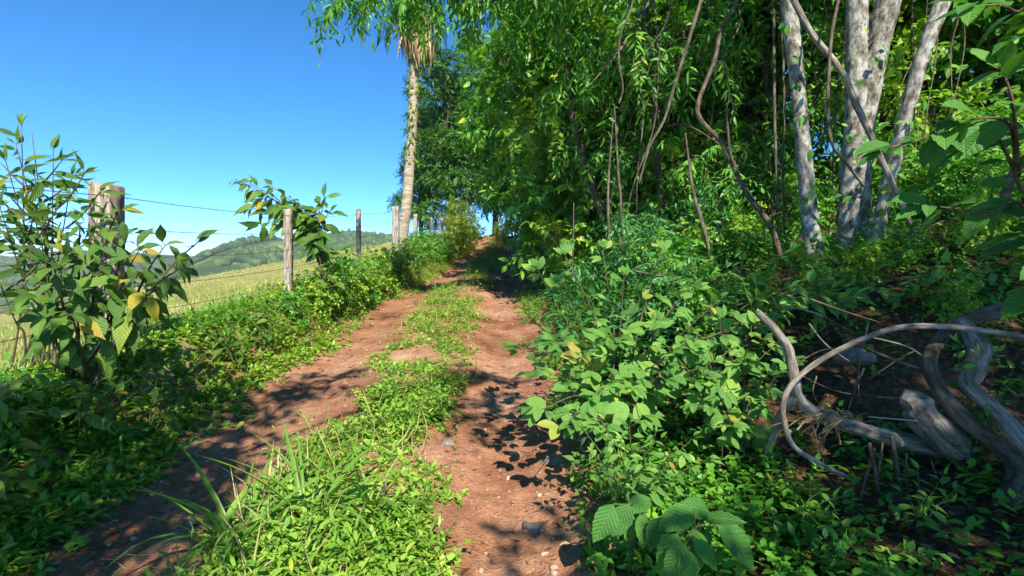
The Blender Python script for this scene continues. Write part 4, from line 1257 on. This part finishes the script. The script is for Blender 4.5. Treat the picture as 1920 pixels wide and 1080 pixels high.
# ------------------------------------------------------------------ overhanging bough with hanging leaves (top centre)
ob = gpt(1.9, 8.9)
over = empty("overhanging_tree", ob, "tree whose drooping bough hangs over the track above the fence", "tree")
limbp = [ob, P(1080, 250, 8.8), P(1060, 60, 8.6), P(1000, -40, 8.3), P(900, -70, 8.0), P(800, -60, 7.8), P(680, -30, 7.6)]
b = Buf()
lp = smooth_path(limbp, 8)
b.tube(lp, [0.085, 0.07, 0.06, 0.045, 0.03, 0.02, 0.008], 8, wob=0.08, seed=4)
ro = np.random.default_rng(31)
cs, ds = [], []
for i in range(90):
    k_ = ro.integers(int(len(lp) * 0.30), len(lp))
    q0 = lp[k_]
    q1 = q0 + np.array((ro.normal(0, 0.5), ro.normal(0, 0.6), ro.uniform(-0.75, 0.55)))
    b.tube(np.array([q0, (q0 + q1) / 2 + np.array((0, 0, 0.08)), q1]), [0.012, 0.004], 4)
    for j in range(9):
        cs.append(q0 + (q1 - q0) * ro.uniform(0.3, 1)); ds.append((q1 - q0) + ro.normal(0, 0.4, 3))
link("trunk", b.mesh("overhang_trunk", M['trunk'], ob), over)
v, f, r = sprigs(T_LANCE2, np.array(cs), np.array(ds), 0.35, 9, 0.16, 0.95, ro)
link("crown", np_mesh("overhang_crown", v - ob, f, M['leaf_forest'], r), over, kind="stuff")

# ------------------------------------------------------------------ shrubs and undergrowth
rs = np.random.default_rng(55)
for i, (x, y, s) in enumerate(((-2.9, 11.0, 0.45), (-2.85, 14.6, 0.62), (-2.9, 15.8, 0.72), (-2.85, 17.0, 0.72), (-2.8, 18.4, 0.7), (-2.8, 20.0, 0.7), (-2.9, 22, 0.7))):
    place(SHRUB[0], x, y, rs.uniform(0, 6.28), s, "%s round dark green shrub along the fence past the stout post" % ORD[i], "shrub", "round shrubs along the fence")
for i, (x, y, s) in enumerate(((-2.75, 6.0, 0.22), (-2.8, 6.6, 0.34), (-2.8, 7.4, 0.5), (-2.8, 8.2, 0.66), (-2.85, 8.9, 0.74), (-2.8, 9.6, 0.66), (-2.8, 10.4, 0.7), (-2.8, 12.0, 0.6), (-2.8, 13.2, 0.6))):
    place(SHRUB[(2, 0)[i % 2]], x, y, rs.uniform(0, 6.28), s, "%s low bright shrub on the bank past the stout post" % ORD[i], "shrub", "low shrubs on the left bank")
YEL = tree_proto("yellow_bush", 97, 1.4, blob_col(rg, 0.1, 1.6, 0.8, 7), 420, 10, 0.085, 0.25, T_OVATE, 'leaf_yellow', droop=0.3, trunk_r=0.015, limbs=8, barkmat='stem')
for i, (x, y, s) in enumerate(((-2.9, 25.5, 1.15), (-2.6, 28.0, 1.25), (-3.0, 30.5, 1.4), (-0.5, 33.0, 1.0))):
    place(YEL, x, y, rs.uniform(0, 6.28), s, "%s yellow-green sunlit bush near the crest of the track" % ORD[i], "bush", "yellow-green bushes at the end of the track")
for i in range(30):
    y = 4.4 + (i % 15) * 0.62 + rs.normal(0, 0.15)
    x = rs.uniform(0.95, 1.6) + (1.3 if i >= 15 else 0) + 0.03 * y
    if i >= 15 and y < 7.2:
        y += 4.5
    place(SHRUB[(1, 0, 1)[i % 3]], x, y, rs.uniform(0, 6.28), rs.uniform(0.55, 0.95), "low leafy shrub in the undergrowth at the foot of the green wall", "shrub", "undergrowth shrubs below the green wall")
for i, (x, y, s) in enumerate(((3.0, 4.3, 0.28), (3.5, 4.6, 0.3), (2.5, 4.2, 0.28), (4.1, 4.6, 0.35), (3.2, 3.7, 0.28), (4.9, 5.3, 0.45), (2.2, 4.6, 0.32), (1.5, 4.1, 0.4), (2.0, 4.1, 0.36), (1.3, 4.6, 0.42), (3.9, 4.2, 0.4), (4.4, 4.2, 0.45), (2.8, 4.8, 0.34), (5.2, 5.8, 0.8), (6.0, 6.2, 0.9), (5.0, 6.8, 0.9), (3.3, 7.2, 0.6), (4.2, 7.5, 0.6), (2.6, 6.9, 0.6))):
    place(SHRUB[2 if i % 2 == 0 else 0], x, y, rs.uniform(0, 6.28), s, "small bright-leaved shrub on the bank around the pale trunks", "shrub", "small shrubs around the pale trunks")


def cover(name, label, pts, size, h, per, t, mat, seed, lean=0.5):
    """low herbs: leafy upright sprigs standing at ground points"""
    rng = np.random.default_rng(seed)
    x, y = pts
    z = ground(x, y)
    N = len(x)
    od = np.stack([rng.normal(0, lean, N), rng.normal(0, lean, N), np.ones(N)], -1)
    cen = np.stack([x, y, z - 0.01], -1)
    size = np.broadcast_to(size, (N, per)); h = np.broadcast_to(h, (N,))
    res, n0 = [], 0
    for m_, tt in ((y < 4.6, t), (y >= 4.6, {id(T_OVATE): T_OVATE4, id(T_LANCE2): T_LANCE}.get(id(t), t))):     # simpler leaves farther off
        if m_.any():
            v, f, r = sprigs(tt, cen[m_], od[m_], h[m_], per, size[m_], 0.25, rng, spread=1.1, upbias=1.2)
            res.append((v, f + n0, r)); n0 += len(v)
    v, f, r = (np.concatenate(q) for q in zip(*res))
    return link(name, np_mesh(name, v, f, M[mat], r), None, kind="stuff", label=label, cat="ground cover")


def wob_at(y):
    return 0.10 * np.sin(y * 0.45 + 0.6) + 0.07 * np.sin(y * 1.1) - 0.12 * sstep(4, 0, y)


def scatter(n, x0, x1, y0, y1, rng, dens=None, pw=1.0):
    """denser near the camera: y is drawn with a 1/y weight to the power pw"""
    u = rng.random(n)
    y = y0 * (y1 / y0) ** u if pw == 1.0 else y0 + (y1 - y0) * u
    x = rng.uniform(x0, x1, n)
    if dens is not None:
        k = rng.random(n) < dens(x, y)
        x, y = x[k], y[k]
    return x, y


# pasture grass
def blades(name, label, x, y, hgt, mat, seed, wid=0.5, lean=0.35, cat="grass"):
    rng = np.random.default_rng(seed)
    N = len(x)
    d = np.stack([rng.normal(0, lean, N), rng.normal(0, lean, N), np.ones(N)], -1)
    nr = rng.normal(0, 1, (N, 3)) + np.array((0, -0.6, 0.2))
    clump = np.clip(0.5 + 0.45 * fbm(x, y, 0.8, 3, 4) + rng.normal(0, 0.18, N), 0, 1)
    v, f, r = leaves(T_LANCE, np.stack([x, y, ground(x, y) - 0.01], -1), d, nr, hgt, clump, wid=np.broadcast_to(wid, (N,)))
    return link(name, np_mesh(name, v, f, M[mat], r), None, kind="stuff", label=label, cat=cat)



rc = np.random.default_rng(61)


def strip_d(x, y):
    c = x - wob_at(y) + 1.02
    w = 0.66 + 0.20 * fbm(x, y, 1.2, 3, 5)
    return sstep(w, w - 0.20, np.abs(c)) * sstep(-0.28, 0.22, fbm(x, y, 1.9, 3, 9) + 0.13)


x, y = scatter(19000, -2.0, 0.0, 1.2, 40, rc, strip_d)
cover("verge_herbs", "low leafy herbs growing on the strip between the wheel tracks", (x, y), 0.043 * (1 + 0.012 * y.repeat(7).reshape(-1, 7)) * (0.6 + 0.8 * rc.random(len(x)) ** 1.5).repeat(7).reshape(-1, 7), 0.03 + 0.30 * rc.random(len(x)) * sstep(0.1, 0.9, strip_d(x, y)) * np.clip(0.6 + 1.1 * fbm(x, y, 1.3, 2, 14), 0.05, 1.8), 7, T_OVATE, 'leaf_cover', 71)
x, y = scatter(3200, -1.9, -0.2, 1.3, 24, rc, lambda x, y: strip_d(x, y) * sstep(-0.15, 0.25, fbm(x, y, 1.6, 2, 24)))
cover("verge_weeds", "taller narrow-leaved weeds scattered through the herb strip", (x, y), 0.06, 0.15 + 0.22 * rc.random(len(x)), 11, T_LANCE2, 'leaf_bright', 76, lean=0.3)
x, y = scatter(2600, -1.9, -0.2, 1.25, 22, rc, lambda x, y: strip_d(x, y) * sstep(-0.3, 0.2, fbm(x, y, 1.2, 2, 44)))
blades("verge_grass", "fine grass blades rising through the herb strip", x, y, 0.10 + 0.26 * rc.random(len(x)) ** 2, 'field_grass', 83, wid=0.12, lean=0.5)
x, y = scatter(12500, -3.9, -2.1, 1.6, 32, rc, lambda x, y: sstep(-2.18, -2.56, x - wob_at(y) + 0.18 * fbm(x, y, 1.5, 2, 8)) * (0.35 + 0.65 * sstep(-3.9, -3.3, x)))
cover("bank_herbs", "mixed green herbs covering the low bank under the fence", (x, y), 0.055 * (1 + 0.012 * y.repeat(7).reshape(-1, 7)), 0.05 + (0.13 + 0.09 * sstep(4.5, 7.5, y)) * rc.random(len(x)) * np.clip(0.7 + 0.7 * fbm(x, y, 0.9, 2, 15), 0.1, 2), 7, T_OVATE, 'leaf_bright', 72)
x, y = scatter(2200, -3.5, -2.3, 1.7, 20, rc, lambda x, y: sstep(-2.4, -2.7, x - wob_at(y)) * sstep(-0.1, 0.3, fbm(x, y, 1.3, 2, 29)))
cover("bank_weeds", "taller narrow-leaved weeds on the bank under the fence", (x, y), 0.085, 0.12 + (0.12 + 0.14 * sstep(4.5, 7.5, y)) * rc.random(len(x)), 11, T_LANCE2, 'leaf_forest', 77, lean=0.35)
x, y = scatter(22000, 0.05, 6.0, 1.2, 22, rc, lambda x, y: sstep(0.10, 0.45, x - wob_at(y) + 0.2 * fbm(x, y, 1.5, 2, 18)) * sstep(-0.7, 0.3, fbm(x, y, 1.1, 3, 19)) * (1 - 0.72 * sstep(1.2, 1.7, x) * sstep(3.9, 3.2, y)))
cover("undergrowth_herbs", "green undergrowth herbs on the shaded right bank", (x, y), 0.055, 0.08 + 0.22 * rc.random(len(x)), 7, T_OVATE, 'leaf_forest', 73)
x, y = scatter(3600, 0.7, 3.5, 4.2, 15, rc, lambda x, y: 1 - 0.95 * sstep(1.6, 2.1, x) * sstep(7.0, 6.2, y))
cover("bank_bamboo", "narrow grassy leaves filling the foot of the green wall", (x, y), 0.16, 0.3 + 0.5 * rc.random(len(x)), 9, T_LANCE2, 'leaf_blue', 74, lean=0.35)

N = 55000
y = 2.2 * (70 / 2.2) ** rc.random(N)
x = -3.35 - (0.02 + 1.35 * y) * rc.random(N) ** 1.3
blades("pasture_grass", "dry yellow-green grass covering the sloping pasture", x, y, (0.07 + 0.14 * rc.random(N) ** 1.5) * (0.8 + 0.010 * y), 'field_grass', 81, wid=0.16 + 0.02 * y)

# broad-bladed grass tufts between the tracks
def blade_tpl(bend):
    n = 9
    v, uv, f = [], [], []
    for i in range(n + 1):
        t = i / n
        w = 0.055 * (1 - t ** 2.2) * (0.6 + 0.4 * min(1, t * 4)) + 0.001
        a = bend * t
        yy, zz = (math.sin(a) / bend if bend else t), ((1 - math.cos(a)) / bend if bend else 0)
        v += [(-w / 2, yy, -zz + 0.25 * w), (0, yy, -zz), (w / 2, yy, -zz + 0.25 * w)]
        uv += [(0, t), (0.5, t), (1, t)]
    for i in range(n):
        a = 3 * i
        f += [(a, a + 1, a + 4), (a, a + 4, a + 3), (a + 1, a + 2, a + 5), (a + 1, a + 5, a + 4)]
    return np.array(v), np.array(f), np.array(uv, float)


BL = [np_mesh("blade", *(lambda t: (t[0], t[1]))(blade_tpl(b_)), M['leaf_grass'], uv=blade_tpl(b_)[2]) for b_ in (0.7, 1.4, 2.1, 2.7)]
for i, (px, py, D, n_, ln_, lab) in enumerate(((440, 1010, 2.25, 26, 0.60, "tall broad-bladed grass tuft leaning over the left wheel track"), (585, 960, 2.45, 36, 0.62, "broad-bladed grass tuft in the middle of the leafy strip"), (700, 950, 2.5, 22, 0.55, "smaller broad-bladed grass tuft by the right wheel track"),
                                               (640, 780, 3.4, 12, 0.34, "short grass tuft on the strip where the herbs thicken"), (1520, 1040, 1.95, 4, 0.30, "lone grass blades in the shaded right corner"), (1560, 1075, 1.8, 3, 0.30, "arching grass blades at the foot of the right bank"))):
    u_ = P(px, py, D)
    g = gpt(u_[0], D)
    rt = np.random.default_rng(510 + i)
    e = empty("grass_tuft", g, lab, "grass")
    for k_ in range(n_):
        a = rt.uniform(0, 6.28)
        d = np.array((math.cos(a) * 0.6, math.sin(a) * 0.45, 1.0))
        nr = np.array((-math.cos(a), -math.sin(a), 0.45))
        put_leaf(BL[rt.integers(1, 4) if k_ % 4 else 0], g + np.array((math.cos(a), math.sin(a), 0)) * 0.03 + rt.normal(0, 0.035, 3) * np.array((1, 1, 0)), d, nr, ln_ * rt.uniform(0.6, 1.15), e, g, name="blade", wid=rt.uniform(0.55, 0.95))

# ------------------------------------------------------------------ litter, pebbles, stones
rk = np.random.default_rng(91)
N = 5200
x, y = scatter(N, -2.7, 3.6, 1.3, 14, rk, lambda x, y: np.where(x > 0.15, 0.95, 0.30))
N = len(x)
pos = np.stack([x, y, ground(x, y) + 0.006], -1)
v, f, r = leaves(T_OVATE, pos, np.stack([rk.normal(0, 1, N), rk.normal(0, 1, N), rk.normal(0, 0.15, N)], -1), np.array((0, 0, 1.0)) + rk.normal(0, 0.3, (N, 3)), rk.uniform(0.02, 0.065, N))
link("leaf_litter", np_mesh("leaf_litter", v, f, M['litter'], r), None, kind="stuff", label="dry brown leaves scattered on the track and bank", cat="leaf litter")
b = Buf()
for i in range(800):
    y = 1.4 * (12 / 1.4) ** rk.random(); x = rk.uniform(-2.6, 1.6)
    g = gpt(x, y, 0.004); a = rk.uniform(0, 6.28); ln_ = rk.uniform(0.03, 0.16)
    w_ = np.array((math.cos(a), math.sin(a), rk.normal(0, 0.06))) * ln_
    b.tube(np.array([g, g + w_ * 0.5 + rk.normal(0, 0.006, 3), g + w_]), rk.uniform(0.0012, 0.003), 4, cap=False, rnd=rk.random())
link("dry_twigs", b.mesh("dry_twigs", M['litter'], rnd=True), None, kind="stuff", label="dry twigs and straw strewn over the red dirt", cat="twigs")
N = 4200
x, y = scatter(N, -2.65, 0.6, 1.3, 16, rk, lambda x, y: 1 - 0.7 * strip_d(x, y))
N = len(x)
sc = rk.uniform(0.004, 0.016, N) * (1 + 1.3 * (rk.random(N) < 0.08))
v = ico_v[None, :] * (1 + 0.15 * rk.normal(0, 1, (N, len(ico_v), 1))) * sc[:, None, None] * rk.uniform(0.6, 1.2, (N, 1, 3)) * np.array((1, 1, 0.6)) + np.stack([x, y, ground(x, y)], -1)[:, None]
f = ico_f[None] + (np.arange(N) * len(ico_v))[:, None, None]
link("pebbles", np_mesh("pebbles", v.reshape(-1, 3), f.reshape(-1, 3), M['pebble'], np.repeat(rk.random(N), len(ico_v)), smooth=False), None, kind="stuff", label="small pebbles and clods pressed into the dirt track", cat="pebbles")
bm = bmesh.new()
bmesh.ops.create_icosphere(bm, subdivisions=3, radius=1)
iv3 = np.array([v_.co[:] for v_ in bm.verts]); if3 = np.array([[v_.index for v_ in f_.verts] for f_ in bm.faces])
bm.free()
for i, (px, py, D, s, lab) in enumerate(((338, 1000, 2.45, 0.055, "grey stone half buried in the left wheel track"), (1098, 930, 2.35, 0.05, "upright brown stone at the edge of the right wheel track"), (1105, 1005, 2.15, 0.055, "grey stone under the serrated leaves"), (1000, 875, 2.6, 0.05, "flat stone in the shade of the right wheel track"), (838, 770, 3.5, 0.05, "pale stone at the edge of the leafy strip"), (1035, 745, 3.3, 0.06, "grey stone under the lobed-leaf bush"), (1600, 670, 3.3, 0.10, "round ochre clod lodged in the dark bank"))):
    c0 = P(px, py, D)
    g = gpt(c0[0], D) if i != 6 else c0
    a_ = fbm(iv3[:, 0] * 1.3 + i * 9, iv3[:, 1] * 1.3 + iv3[:, 2] * 1.7, 1.0, 3, i)
    v = iv3 * (1 + 0.28 * a_[:, None]) * s * np.array((1.15, 0.85, 0.6))
    link("stone", np_mesh("stone", v, if3, M['rock']), None, g, label=lab, cat="stone")

# ------------------------------------------------------------------ haze
bm = bmesh.new()
bmesh.ops.create_cube(bm, size=1.0)
me = bpy.data.meshes.new("haze")
bm.to_mesh(me); bm.free()
m = bpy.data.materials.new("haze")
m.use_nodes = True
nt = m.node_tree
nt.nodes.clear()
out = nt.nodes.new("ShaderNodeOutputMaterial")
pv = nt.nodes.new("ShaderNodeVolumePrincipled")
pv.inputs["Color"].default_value = (0.86, 0.93, 1.0, 1)
pv.inputs["Density"].default_value = 0.0002
pv.inputs["Anisotropy"].default_value = 0.0
nt.links.new(pv.outputs[0], out.inputs["Volume"])
me.materials.append(m)
hz = link("haze", me, kind="stuff", label="thin blue haze over the valley", cat="haze")
hz.location = (0, 3050, 5)
hz.scale = (12200, 7100, 260)
